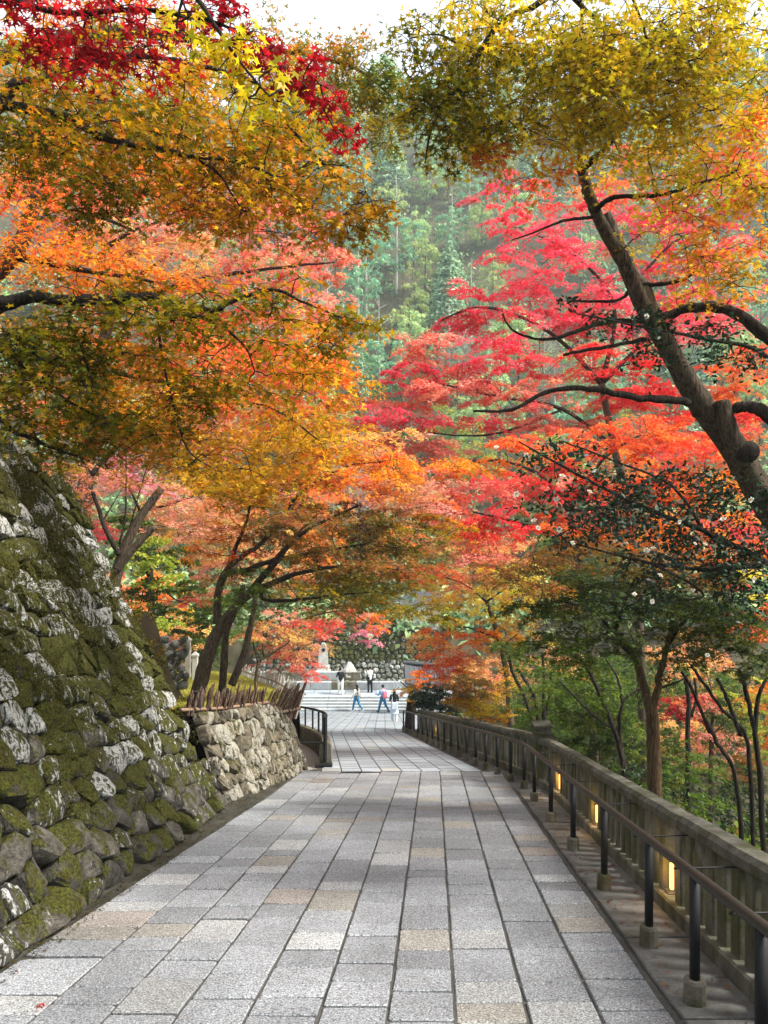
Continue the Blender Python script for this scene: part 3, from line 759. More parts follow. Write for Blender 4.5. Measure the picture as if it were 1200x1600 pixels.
def pale_fence():
    rg = random.Random(62)
    L = spline([P(377, 1056, 28.0), P(400, 1065, 24.5), P(425, 1074, 21.5), P(447, 1088, 18.6), P(460, 1104, 16.4), P(464, 1114, 15.3)], 14)
    b = L[-1].copy(); f = thing('picket_fence', b, 'row of pale weathered pickets curving along the far edge of the grassy bank', 'fence')
    ms = [stake_mesh(rg, rg.uniform(0.42, 0.5), 0.035, 'picket') for _ in range(5)]; n = 58
    for i in range(n):
        k = i / (n - 1) * (len(L) - 1); j = min(int(k), len(L) - 2); p = L[j].lerp(L[j + 1], k - j)
        o = obj('picket', rg.choice(ms), MAT['stake_pale'], f, p - b); o.rotation_euler = (rg.uniform(-.08, .08), 0.25 + rg.uniform(-.1, .1), 0)
    m = MB(); m.tube([p + Vector((0.03, -0.03, 0.2)) for p in L], 0.025, 6); m.build('rail', MAT['bamboo'], f, b)
    # earth under the fence, so that it stands on the bank's edge
    m = MB(); E = L[::3]; n = len(E)
    m.add([p - Vector((-0.06, 0, 0.0)) for p in E] + [Vector((p.x + 0.1, p.y, zg(p.y) - 0.1)) for p in E], [(i, i + 1, n + i + 1, n + i) for i in range(n - 1)])
    m.build('footing', MAT['soil'], f, b)
    return L
PALE = pale_fence()
def bank_turf():
    """sunlit short grass on the bank between the fences"""
    inner = [P(150, 1040, 28), P(200, 1050, 24.5), P(250, 1060, 21.5), P(285, 1085, 18), P(270, 1100, 14.5), P(275, 1110, 11.5)]
    inner = spline(inner, 4); n = len(inner)
    outer = [PALE[int(i / (n - 1) * (len(PALE) - 1))] for i in range(n)]
    outer = spline([P(377, 1056, 28.0), P(425, 1074, 21.5), P(455, 1098, 16.8), P(452, 1112, 14.6), P(408, 1118, 12.95), P(300, 1130, 10.9)], 4); n2 = len(outer)
    K = 12; V = []
    rg = random.Random(4); N = 40
    def S(L, k): k *= len(L) - 1; i = min(int(k), len(L) - 2); return L[i].lerp(L[i + 1], k - i)
    for i in range(N + 1):
        a, c = S(inner, i / N), S(outer, i / N)
        for j in range(K + 1):
            p = a.lerp(c, j / K); p.z += 0.12 * math.sin(math.pi * j / K) + rg.uniform(-.015, .015); V.append(p)
    Fc = [(i * (K + 1) + j, i * (K + 1) + j + 1, (i + 1) * (K + 1) + j + 1, (i + 1) * (K + 1) + j) for i in range(N) for j in range(K)]
    k = M('lawn'); co = k.coord('Position'); f = k.noise(co, 3, 5); g = k.noise(co, 60, 3)
    k.col(k.mix(1.0, k.mix(f, (0.30, 0.31, 0.06), (0.42, 0.36, 0.10)), k.ramp(g, [(0.3, 0.6), (0.7, 1.3)]), 'MULTIPLY')); k.rough(0.9, 0.1); k.bump(g, 0.03, 0.6)
    o = obj('bank', new_mesh('bank', V, Fc), k.m, smooth=True); tag(o, kind='structure')
    rng = np.random.default_rng(12); n = 26000; A = np.array([tuple(v) for v in V]).reshape(N + 1, K + 1, 3)
    i = rng.uniform(0, N - 0.01, n); j = rng.uniform(0, K - 0.01, n); ii, jj = i.astype(int), j.astype(int)
    C = A[ii, jj] * ((1 - (i - ii)) * (1 - (j - jj)))[:, None] + A[ii + 1, jj] * ((i - ii) * (1 - (j - jj)))[:, None] + A[ii, jj + 1] * ((1 - (i - ii)) * (j - jj))[:, None] + A[ii + 1, jj + 1] * ((i - ii) * (j - jj))[:, None]
    C[:, 2] += 0.03; Nn = rng.normal(0, 1, (n, 3)); Nn[:, 2] *= 0.3
    col = np.array([0.36, 0.37, 0.08]) * rng.uniform(0.6, 1.4, (n, 1)) + np.array([0.14, 0.08, 0]) * rng.uniform(0, 1, (n, 1))
    o = obj('grass', mesh_np('grass', leaves(C, Nn, rng.uniform(0.05, 0.1, n), LEAF_DIA * np.array([0.5, 1.0]), rng), 4, col), MAT['leaf'])
    tag(o, 'short sunlit yellow-green grass on the left bank', 'grass', kind='stuff')
bank_turf()

# ------------------------------------------------------------------ curved kerb and black railing of the side lane
def lane_railing():
    K = spline([(-1.17, 14.7, 0), (-1.22, 15.6, 0), (-1.42, 17.2, 0), (-1.88, 19.5, 0), (-2.6, 22, 0), (-3.6, 24.6, 0)], 6)
    kerb = MB(); b = Vector((-1.17, 14.7, zg(14.7)))
    kerb.sweep([Vector((p.x, p.y, zg(p.y))) for p in K], [(-0.13, -0.1), (0.13, -0.1), (0.11, 0.42), (0.08, 0.46), (-0.08, 0.46), (-0.11, 0.42)])
    o = kerb.build('lane_kerb', MAT['concrete']); tag(o, 'low curved grey stone parapet under the black railing by the side lane', 'parapet')
    t = thing('black_railing', b, 'curved black metal railing above the side lane at the end of the low wall', 'railing')
    R = [Vector((p.x, p.y, zg(p.y) + 0.98)) for p in K]; R[0].z -= 0.06
    m = MB(); m.tube(R, 0.032, 8); m.build('rail', MAT['black_metal'], t, b, smooth=True)
    for i in range(0, len(K), 3):
        p = K[i]; lo = 0.0 if i == 0 else 0.44
        m = MB(); m.tube([(p.x, p.y, zg(p.y) + lo), (p.x, p.y, zg(p.y) + 0.97)], 0.036 if i == 0 else 0.024, 8); m.build('post', MAT['black_metal'], t, b)
    m = MB(); m.box((K[0].x - 0.02, K[0].y - 0.12, zg(14.6) + 0.03), (0.34, 0.16, 0.07)); m.build('foot_plate', MAT['black_metal'], t, b)
    m = MB(); p = Vector((K[0].x, K[0].y, zg(14.7) + 0.47)); m.tube([p, p + Vector((-0.62, 0.0, 0.0))], 0.022, 8); m.build('cross_bar', MAT['black_metal'], t, b)
lane_railing()

# ------------------------------------------------------------------ steps, terrace and the far walls
def steps_terrace():
    b = Vector((-2, YS, zg(YS))); z0 = zg(YS)
    t = thing('stone_steps', b, 'broad flight of pale granite steps rising to the terrace behind the visitors', 'steps')
    n = 5; rise = (ZT - z0) / n; tread = 0.30; rg = random.Random(2)
    for i in range(n):
        for j in range(7):
            x0 = -9.5 + j * 2.0; m = MB()
            m.box((x0 + 1.0, YS + tread * i + 0.35, z0 + rise * (i + 1) - 0.12 + rg.uniform(-.003, .003)), (1.985, 0.74, 0.24)); m.build('step_block', MAT['step'], t, b, bevel=0.012)
    V = []; C = []
    for i in range(14):
        for j in range(5):
            x, y = -9.5 + i, YS + tread * n + 0.2 + j * 0.62
            V += [(x + .012, y + .012, ZT), (x + .988, y + .012, ZT), (x + .988, y + .608, ZT), (x + .012, y + .608, ZT)]; C.append(tile_color(rg))
    me = mesh_np('terrace', np.array(V), 4, np.array(C) * np.array([1.3, 1.42, 1.5])); tag(obj('terrace', me, MAT['granite_far']), kind='structure')  # slabs lightened and blued: skylight on the terrace put into their colour
    m = MB(); m.box((-2.5, YS + 2.9, ZT - 0.11), (14.4, 3.2, 0.2)); tag(m.build('terrace_bed', MAT['joint']), kind='structure')
    # two tiers of low wall behind the terrace
    wb = Vector((-2, 48.3, ZT))
    w = thing('terrace_wall', wb, 'low pale wall of cut stone blocks in two tiers behind the terrace', 'wall')
    for tier, (y, za, h, m_) in enumerate(((48.3, ZT, 0.50, 'white_stone'), (48.75, ZT + 0.5, 0.55, 'step'))):
        x = -9.0
        while x < 3.2:
            ln = rg.uniform(0.8, 1.7); m = MB(); m.box((x + ln / 2, y + 0.2, za + h / 2 + 0.002), (ln - 0.02, 0.42, h - 0.01)); m.build('stone_block', MAT['step'] if rg.random() < 0.6 else MAT['concrete'], w, wb, bevel=0.02); x += ln
            if tier == 1 and x > -1.6: break
    # tall mossy retaining wall
    rb = Vector((0, 50.2, ZT))
    r = thing('retaining_wall', rb, 'far tall retaining wall of rounded moss and lichen spotted stones', 'stone wall')
    def surf(s, tt, d): return Vector((-9 + s, 50.25 + 0.22 * tt - d, ZT + tt))
    m = MB(); m.add([surf(0, 0, -.12), surf(13, 0, -.12), surf(13, 3.5, -.12), surf(0, 3.5, -.12)], [(0, 1, 2, 3)]); m.build('core', MAT['core'], r, rb)
    stone_wall(r, 13, 3.5, 0.36, 0.30, surf, MAT['rock_far'], 71, lambda p, g: 0.25 + 0.6 * min(1, max(0, p[1] - 0.9) / 1.0) + g.uniform(-.3, .15), 0.16, 0.09, 0.02, lich=lambda p, g: g.random() * (0.95 if p[1] < 1.3 else 0.6))
    # monument with a dark round plaque
    b = P(505, 1053, 49.4); t = thing('stone_monument', b, 'pale tapering stone monument with a dark round plaque beside the mossy wall', 'monument')
    m = MB(); m.box((0, 0, 0.14), (1.0, 0.6, 0.28), 0, 0.94); m.box((0, 0, 0.42), (0.78, 0.5, 0.30), 0, 0.95); m.build('plinth', MAT['white_stone'], t, bevel=0.02)
    m = MB(); pr = [(-0.31, 0.56), (0.31, 0.56), (0.27, 1.4), (0.2, 1.85), (0.08, 2.05), (-0.09, 2.04), (-0.22, 1.82), (-0.28, 1.35)]; n = len(pr)
    m.add([(x, -0.13, z) for x, z in pr] + [(x, 0.16, z) for x, z in pr], [tuple(range(n)), tuple(range(2 * n - 1, n - 1, -1))] + [(i, (i + 1) % n, n + (i + 1) % n, n + i) for i in range(n)]); m.build('slab', MAT['white_stone'], t, bevel=0.02)
    m = MB(); m.tube([(0.02, -0.155, 1.62), (0.02, -0.125, 1.62)], 0.13, 16); m.build('plaque', MAT['black_metal'], t)
    # natural standing rock
    b = P(546, 1057, 49.0); m = MB(); rg2 = random.Random(9)
    rings = [(0.0, 0.48), (0.25, 0.5), (0.5, 0.42), (0.75, 0.28), (0.95, 0.13)]; n = 9; vs = []
    for z, r_ in rings:
        for i in range(n):
            q = 2 * math.pi * i / n; vs.append((math.cos(q) * r_ * rg2.uniform(0.85, 1.1), math.sin(q) * r_ * 0.6 * rg2.uniform(.85, 1.1), z + rg2.uniform(-.03, .03)))
    m.add(vs, [(k * n + i, k * n + (i + 1) % n, (k + 1) * n + (i + 1) % n, (k + 1) * n + i) for k in range(4) for i in range(n)] + [tuple(range(4 * n, 5 * n))])
    o = m.build('standing_rock', MAT['white_stone']); o.location = b - Vector((0, 0, 0.02)); tag(o, 'pale pointed natural rock standing before the far mossy wall', 'rock')
steps_terrace()

def gate_house():
    b = P(668, 1075, 43.0); b.z = -11.9
    t = thing('tiled_pavilion', b, 'small pavilion with dark curved tile roof half hidden behind orange maple', 'pavilion')
    for sx in (-0.75, 1.6):
        for sy in (-0.7, 0.9):
            m = MB(); m.box((sx, sy, 0.9), (0.14, 0.14, 1.9)); m.build('column', MAT['timber'], t)
    m = MB(); m.box((0.42, 0.1, 1.9), (2.7, 1.9, 0.14)); m.build('beam_frame', MAT['timber'], t)
    m = MB(); n = 12; vs = []
    for i in range(n + 1):
        k = i / n; a = k * 2 - 1; z = 1.98 + 0.95 * (1 - abs(a)) ** 1.35 + 0.16 * abs(a) ** 6; y = 0.1 + a * 1.55
        for x in (-1.35, -0.4, 0.5, 1.4, 2.2):
            e = 0.18 * (abs(x - 0.42) / 1.78) ** 4; vs.append((x, y, z + e))
    fs = [(i * 5 + j, i * 5 + j + 1, (i + 1) * 5 + j + 1, (i + 1) * 5 + j) for i in range(n) for j in range(4)]
    lo = [(x, y, z - 0.12) for x, y, z in vs]; k = len(vs)
    fs += [tuple(k + q for q in reversed(f)) for f in fs[:]]
    for i in range(n): fs += [(i * 5, (i + 1) * 5, k + (i + 1) * 5, k + i * 5), (i * 5 + 4, k + i * 5 + 4, k + (i + 1) * 5 + 4, (i + 1) * 5 + 4)]
    for j in range(4): fs += [(j, k + j, k + j + 1, j + 1), (n * 5 + j, n * 5 + j + 1, k + n * 5 + j + 1, k + n * 5 + j)]
    m.add(vs + lo, fs); r = m.build('roof', MAT['roof_tile'], t)
    for j in range(13):
        x = -1.3 + j * 0.285; m = MB(); pts = []
        for i in range(n + 1):
            a = i / n * 2 - 1; z = 1.98 + 0.95 * (1 - abs(a)) ** 1.35 + 0.16 * abs(a) ** 6 + 0.18 * (abs(x - 0.42) / 1.78) ** 4; pts.append((x, 0.1 + a * 1.56, z + 0.015))
        m.tube(pts, 0.042, 6); m.build('tile_ridge', MAT['roof_tile'], r)
    m = MB(); m.tube([(-1.42, 0.1, 3.14), (0.4, 0.1, 2.97), (2.26, 0.1, 3.14)], 0.12, 8); m.build('ridge', MAT['roof_tile'], r)
    # white plaster storehouse behind
    b = P(633, 1010, 52.0); b.z = -8.4
    s = thing('white_storehouse', b, 'white plaster wall of a storehouse above the mossy retaining wall', 'building')
    m = MB(); m.box((0.9, 1.0, 0.9), (3.0, 2.0, 1.9)); m.build('wall', MAT['plaster'], s)
    m = MB(); m.add([(-0.9, -0.3, 1.85), (2.7, -0.3, 1.85), (2.7, 1.0, 2.7), (-0.9, 1.0, 2.7), (-0.9, 2.3, 1.85), (2.7, 2.3, 1.85)], [(0, 1, 2, 3), (3, 2, 5, 4), (0, 3, 4), (1, 5, 2), (0, 4, 5, 1)]); m.build('roof', MAT['roof_tile'], s)
    m = MB(); m.box((0.3, -0.006, 0.8), (0.5, 0.02, 0.7)); m.build('window', MAT['timber'], s)
    # stair handrail
    b = P(616, 1078, 46.9); b.z = ZT; t = thing('steel_handrail', b, 'slanting steel handrail at the side of the pale steps', 'handrail')
    for k in range(2):
        m = MB(); o = Vector((0.45 * k, 0.15 * k, 0)); m.tube([o + Vector((-0.1, 0.2, 1.05)), o + Vector((0.9, -1.6, 0.25))], 0.022, 8); m.build('rail', MAT['steel'], t)
        for q in (0.1, 0.9):
            m = MB(); a = (o + Vector((-0.1, 0.2, 1.05))).lerp(o + Vector((0.9, -1.6, 0.25)), q); m.tube([(a.x, a.y, a.z - 0.9), a], 0.018, 8); m.build('post', MAT['steel'], t)
    # distant white pavilion high on the slope
    b = P(679, 706, 86); t = thing('hill_pavilion', b, 'tiny white columned pavilion high on the wooded slope', 'pavilion')
    m = MB(); m.box((0, 0, -0.6), (3.0, 2.2, 1.8)); m.box((0, 0, 0.36), (3.0, 2.0, 0.12)); m.build('plinth', MAT['concrete'], t)
    for i in range(6):
        m = MB(); m.box((-1.3 + i * 0.52, -0.85, 1.05), (0.13, 0.13, 1.25)); m.build('column', MAT['plaster'], t)
    m = MB(); m.box((0, 0.3, 1.0), (2.6, 1.2, 1.2)); m.build('inner_room', MAT['timber'], t)
    m = MB(); m.box((0, 0, 1.75), (3.1, 2.1, 0.16)); m.box((0, 0, 1.98), (3.5, 2.5, 0.3), 0, 0.35); m.build('roof', MAT['plaster'], t)
    # second stone wall behind the tall one, and pale posts
    b = Vector((-4.6, 15.3, -3.4)); r = thing('rough_stone_wall', b, 'short sunlit rough stone wall glimpsed behind the end of the tall mossy wall', 'stone wall')
    def surf(s, tt, d): return Vector((-6.2 + s, 15.6 + 0.12 * tt - d, -3.75 + tt)) 
    m = MB(); m.box((-5.5, 16.2, -3.3), (1.6, 0.5, 0.8)); m.build('core', MAT['core'], r, b)
    stone_wall(r, 2.05, 1.1, 0.2, 0.17, surf, MAT['rock_far'], 77, lambda p, g: g.uniform(-.2, .5), 0.12, 0.05, 0.012)
    for k, (u, v, h) in enumerate(((294, 1042, 1.1), (305, 1060, 0.95))):
        b = P(u, v + 20, 21 - k); m = MB(); m.box((0, 0, h / 2), (0.14, 0.14, h)); m.box((0, 0, h + 0.03), (0.18, 0.18, 0.06)); m.box((0, 0, h + 0.09), (0.13, 0.13, 0.06), 0, 0.3)
        o = m.build('stone_marker', MAT['white_stone'], bevel=0.01); o.location = b; tag(o, ('taller' if k == 0 else 'shorter') + ' pale square stone marker post behind the leaning trunks', 'marker post', 'pale marker posts')
gate_house()

# ------------------------------------------------------------------ people
def remesh(name, m, voxel, mat, parent, smooth_it=2):
    me = new_mesh(name, m.v, m.f); o = bpy.data.objects.new(name, me); COL.objects.link(o)
    md = o.modifiers.new('r', 'REMESH'); md.mode = 'VOXEL'; md.voxel_size = voxel
    ms = o.modifiers.new('s', 'SMOOTH'); ms.factor = 0.5; ms.iterations = smooth_it
    dg = bpy.context.evaluated_depsgraph_get(); dg.update(); nm = bpy.data.meshes.new_from_object(o.evaluated_get(dg))
    bpy.data.objects.remove(o); nm.name = name; nm.materials.clear()
    return obj(name, nm, mat, parent, smooth=True)
def capsule(m, a, b, ra, rb, n=12):
    a, b = Vector(a), Vector(b); d = (b - a); L = d.length; d = d.normalized() if L > 1e-6 else Vector((0, 0, 1))
    pts = []; rad = []
    for k in (-0.98, -0.8, -0.45): pts.append(a + d * k * ra); rad.append(ra * math.sqrt(1 - k * k))
    for k in (0, 0.33, 0.66, 1): pts.append(a.lerp(b, k)); rad.append(ra + (rb - ra) * k)
    for k in (0.45, 0.8, 0.98): pts.append(b + d * k * rb); rad.append(rb * math.sqrt(1 - k * k))
    m.tube(pts, rad, n)
def person(loc, rz, label, top, bottom, shoes, hair, step=0.0, arms=((0.1, 0.5), (0.1, 0.5)), long_hair=True, pack=None, skirt=False, scale=1.0, bag=None):
    t = thing('person', loc, label, 'person'); t.rotation_euler = (0, 0, rz); t.scale = (scale,) * 3
    J = {}
    hip, kn = 0.90, 0.50
    for s, sg in ((-1, 1), (1, -1)):
        sw = step * sg; h = Vector((0.085 * s, 0, hip)); k = h + Vector((0.01 * s, math.sin(sw) * 0.41, -math.cos(sw) * 0.41)); bend = max(0, -sw) * 1.3 + 0.05
        a = k + Vector((0, math.sin(sw - bend) * 0.41, -math.cos(sw - bend) * 0.41)); J[s] = [h, k, a]
    dz = 0.075 - min(J[-1][2].z, J[1][2].z)
    up = lambda v: Vector(v) + Vector((0, 0, dz))
    for s in J: J[s] = [up(v) for v in J[s]]
    for s, (sw, el) in zip((-1, 1), arms):
        sh = up((0.165 * s, 0, 1.335)); e = sh + Vector((0.05 * s, math.sin(sw) * 0.27, -math.cos(sw) * 0.27)); w = e + Vector((-0.02 * s, math.sin(sw + el) * 0.24, -math.cos(sw + el) * 0.24)); J[s] += [sh, e, w]
    def torso(m, g):
        capsule(m, up((0, 0.0, 0.93)), up((0, 0, 1.0)), 0.125 + g, 0.115 + g); capsule(m, up((-0.05, 0, 0.95)), up((0.05, 0, 0.95)), 0.11 + g, 0.11 + g)
        capsule(m, up((-0.07, 0.0, 1.25)), up((0.07, 0, 1.25)), 0.10 + g, 0.10 + g); capsule(m, up((0, 0, 1.0)), up((0, 0, 1.3)), 0.112 + g, 0.115 + g); capsule(m, up((-0.145, 0, 1.34)), up((0.145, 0, 1.34)), 0.06 + g, 0.06 + g)
    def armc(m, g, to=1.0):
        for s in (-1, 1):
            capsule(m, J[s][3], J[s][4], 0.048 + g, 0.038 + g); capsule(m, J[s][4], J[s][4].lerp(J[s][5], to), 0.039 + g, 0.029 + g)
    def legc(m, g, to=1.0):
        for s in (-1, 1):
            capsule(m, J[s][0], J[s][1], 0.082 + g, 0.055 + g); capsule(m, J[s][1], J[s][1].lerp(J[s][2], to), 0.054 + g, 0.037 + g)
    m = MB(); torso(m, 0); armc(m, 0); legc(m, 0)
    capsule(m, up((0, 0.0, 1.36)), up((0, 0.012, 1.47)), 0.052, 0.05)
    m.ball(up((0, 0.012, 1.575)), (0.073, 0.09, 0.105), 14, 10); m.ball(up((0, 0.04, 1.53)), (0.052, 0.06, 0.06), 12, 8)
    capsule(m, up((0, 0.098, 1.575)), up((0, 0.112, 1.55)), 0.011, 0.016, 8)
    for s in (-1, 1):
        m.ball(up((0.075 * s, 0.0, 1.565)), (0.012, 0.022, 0.032), 8, 6)
        e, w = J[s][4], J[s][5]; d = (w - e).normalized(); side = Vector((s, 0, 0)); fw = d.cross(side).normalized()
        capsule(m, w, w + d * 0.07, 0.028, 0.032)
        for i, L in enumerate((0.06, 0.07, 0.066, 0.05)):
            q = w + d * 0.085 + fw * (i - 1.5) * 0.021; k = q + d * L * 0.55 - side * 0.008; capsule(m, q, k, 0.0105, 0.010, 8); capsule(m, k, k + d * L * 0.45 - side * 0.02, 0.010, 0.009, 8)
        q = w + d * 0.035 + fw * 0.03 * (1 if (fw.y > 0) else -1); capsule(m, q, q + (d * 0.7 + fw * (1 if fw.y > 0 else -1) * 0.8).normalized() * 0.05, 0.012, 0.010, 8)
        f = J[s][2]; capsule(m, f + Vector((0, -0.02, -0.04)), f + Vector((0, 0.13, -0.05)), 0.033, 0.026)
    remesh('body', m, 0.016, MAT['skin'], t)
    for s in (-1, 1):
        mm = MB(); mm.ball(up((0.03 * s, 0.098, 1.585)), (0.010, 0.006, 0.007), 8, 6); mm.build('eye', MAT['black_metal'], t)
    mm = MB(); mm.ball(up((0, 0.103, 1.515)), (0.024, 0.006, 0.006), 8, 6); mm.build('mouth', mat_flat('lips', (0.4, 0.14, 0.12)), t)
    m = MB(); torso(m, 0.013); armc(m, 0.014, 0.95); remesh('top', m, 0.021, top, t)
    m = MB(); legc(m, 0.021, 0.97); capsule(m, up((-0.05, 0, 0.95)), up((0.05, 0, 0.95)), 0.128, 0.128)
    if skirt: m.tube([up((0, 0, 1.0)), up((0, 0.0, 0.8)), up((0, 0, 0.42))], [0.13, 0.17, 0.24], 14)
    remesh('skirt' if skirt else 'trousers', m, 0.021, bottom, t)
    for s in (-1, 1):
        f = J[s][2]; m = MB(); capsule(m, f + Vector((0, -0.025, -0.035)), f + Vector((0, 0.14, -0.045)), 0.045, 0.036); capsule(m, f, f + Vector((0, 0, -0.03)), 0.045, 0.045); remesh('shoe', m, 0.017, shoes, t)
    m = MB(); m.ball(up((0, -0.012, 1.60)), (0.088, 0.098, 0.098), 14, 10)
    if long_hair: capsule(m, up((0, -0.06, 1.56)), up((0, -0.10, 1.26)), 0.075, 0.06); capsule(m, up((0.05, -0.05, 1.5)), up((0.06, -0.06, 1.3)), 0.04, 0.03); capsule(m, up((-0.05, -0.05, 1.5)), up((-0.06, -0.06, 1.3)), 0.04, 0.03)
    remesh('hair', m, 0.018, hair, t)
    if pack:
        m = MB(); capsule(m, up((-0.06, -0.19, 1.02)), up((-0.06, -0.18, 1.27)), 0.085, 0.075); capsule(m, up((0.06, -0.19, 1.02)), up((0.06, -0.18, 1.27)), 0.085, 0.075); capsule(m, up((0, -0.25, 1.04)), up((0, -0.24, 1.14)), 0.05, 0.05)
        p = remesh('backpack', m, 0.021, pack, t)
        for s in (-1, 1):
            m = MB(); m.tube(spline([up((0.09 * s, -0.14, 1.3)), up((0.10 * s, -0.03, 1.42)), up((0.10 * s, 0.11, 1.32)), up((0.10 * s, 0.12, 1.15)), up((0.10 * s, -0.1, 1.02))], 4), 0.016, 6); m.build('strap', pack, p)
    if bag:
        m = MB(); m.box(up((0.0, -0.22, 0.86)), (0.34, 0.14, 0.36), 0, 0.9); p = m.build('tote_bag', bag, t, bevel=0.03); m = MB(); m.tube(spline([up((-0.1, -0.2, 1.02)), up((-0.12, -0.1, 1.3)), up((-0.12, 0.02, 1.41)), up((-0.1, 0.1, 1.25))], 4), 0.012, 6); m.build('strap', bag, p)
    return t
def people():
    c = lambda n, h: mat_flat(n, lin(h), 0.8, 0.2, 0, 0.1, 18)
    navy, white, jeans, black, grey, pink, blue, pale = c('navy_cloth', '#1c2430'), c('white_cloth', '#e6e4de'), c('denim', '#2f6f98'), c('black_cloth', '#15161a'), c('grey_canvas', '#8f9188'), c('pink_canvas', '#ee6a78'), c('light_blue_cloth', '#7fb2dc'), c('pale_cloth', '#b4c2cc')
    hair = c('black_hair', '#12100f'); wshoe = c('white_shoe', '#e4e0d6')
    def on_ground(u, v, Y): p = P(u, v, Y); p.z = zg(Y); return p
    q = P(532, 1085, 47.1); q.z = ZT; person(q, 0.15, 'person in dark jacket with black backpack and white trousers standing on the terrace', navy, white, wshoe, hair, 0.12, ((0.5, 1.2), (0.3, 1.2)), False, black, scale=1.03)
    q = P(578, 1083, 47.6); q.z = ZT; person(q, 0.4, 'person in white top and black trousers standing on the terrace facing the wall', white, black, black, hair, 0.05, ((0.7, 1.6), (0.8, 1.6)), False)
    person(on_ground(557, 1112, 45.0), 0.9, 'walking person with long black hair, jeans and grey backpack below the steps', white, jeans, wshoe, hair, 0.3, ((0.25, 0.4), (-0.2, 0.4)), True, grey)
    person(on_ground(598, 1116, 42.6), 0.75, 'walking person in light blue shirt carrying a pink backpack', blue, jeans, c('dark_shoe', '#2c4a44'), hair, 0.34, ((0.5, 1.1), (0.6, 1.2)), False, pink)
    person(on_ground(616, 1129, 33.0), 0.1, 'person with long black hair, dark jacket and pale skirt by the railing end', black, pale, wshoe, hair, 0.08, ((0.3, 0.9), (0.3, 0.9)), True, None, True, 0.86, pale)
    q = P(300, 1075, 24.0); q.z = ground_z(q.x, q.y); person(q, 1.3, 'person dressed in black half hidden behind the leaning tree trunks', black, black, black, hair, 0.1, ((0.8, 0.9), (0.6, 0.9)), False, scale=0.9)
people()

# ------------------------------------------------------------------ trees
PAL = {
 'olive':   [('#6e6a10', 3), ('#8a7d12', 3), ('#566012', 2), ('#a88c16', 2)],
 'olgold':  [('#a8820f', 3), ('#847a10', 3), ('#c08414', 3), ('#666610', 3), ('#cc7a1c', 2)],
 'gold':    [('#cc981a', 3), ('#b8841a', 3), ('#d8ac2a', 2), ('#8e8014', 2), ('#cc6a20', 1)],
 'orange':  [('#dd7a1c', 3), ('#d9621e', 3), ('#e09226', 2), ('#d84c22', 1), ('#b98a18', 1)],
 'oranred': [('#e0522a', 3), ('#dc6a2a', 3), ('#d83a2c', 2), ('#e08a3a', 1)],
 'red':     [('#d92a30', 3), ('#e0403a', 2), ('#c81e2c', 2), ('#e2583e', 1)],
 'pinkred': [('#ec3c50', 4), ('#e63046', 3), ('#f05a62', 2), ('#e84a3c', 1)],
 'crimson': [('#96141e', 4), ('#b01a22', 3), ('#7c1018', 2), ('#c22a28', 1)],
 'coral':   [('#e8695c', 3), ('#ea7f70', 3), ('#e2503f', 2), ('#d98a64', 1)],
 'peach':   [('#e8a060', 3), ('#e88a5c', 3), ('#e6b45c', 2), ('#d9705a', 1)],
 'yellow':  [('#e2b83a', 3), ('#ecc850', 2), ('#d29a28', 2), ('#b8b040', 1)],
 'yolive':  [('#b4a418', 3), ('#c8ae20', 3), ('#98921a', 2), ('#d6a824', 2)],
 'green':   [('#4c641c', 3), ('#5f7a22', 2), ('#3e5218', 3), ('#7a8424', 1)],
 'dkgreen': [('#3a4c16', 3), ('#4a5a18', 3), ('#2c3c14', 2), ('#62641c', 2)],
 'brown':   [('#7d6a22', 3), ('#8c5c26', 3), ('#5e5a1c', 2), ('#a8643a', 1)],
 'dusty':   [('#c08068', 3), ('#b87a50', 3), ('#d08a80', 2), ('#a88848', 1)],
 'mauve':   [('#c8788a', 3), ('#d8909a', 2), ('#b86878', 2)],
 'ltgreen': [('#9aa838', 3), ('#b4b848', 2), ('#7c9434', 2), ('#d0c050', 1)],
 'camellia':[('#16301a', 4), ('#1e3c20', 3), ('#122616', 3), ('#2c4a22', 1)],
 'under':   [('#22361a', 3), ('#304820', 3), ('#1a2a16', 2), ('#506020', 1)],
}
BRIGHT = {k: 1.5 for k in ('orange', 'oranred', 'red', 'pinkred', 'coral', 'peach', 'yellow', 'dusty', 'mauve', 'ltgreen', 'gold')}; BRIGHT.update({'olgold': 1.12, 'yolive': 1.2, 'crimson': 1.15, 'olive': 1.05, 'gold': 1.25, 'dkgreen': 1.0, 'green': 1.05, 'under': 0.9, 'brown': 1.05, 'ltgreen': 1.05, 'pinkred': 1.7, 'coral': 1.6})
PALN = {k: (np.clip(np.array([lin(h) for h, _ in v]) * BRIGHT.get(k, 1.0), 0, 0.92), np.array([w for _, w in v], float) / sum(w for _, w in v)) for k, v in PAL.items()}
LEAF_COUNT = [0]
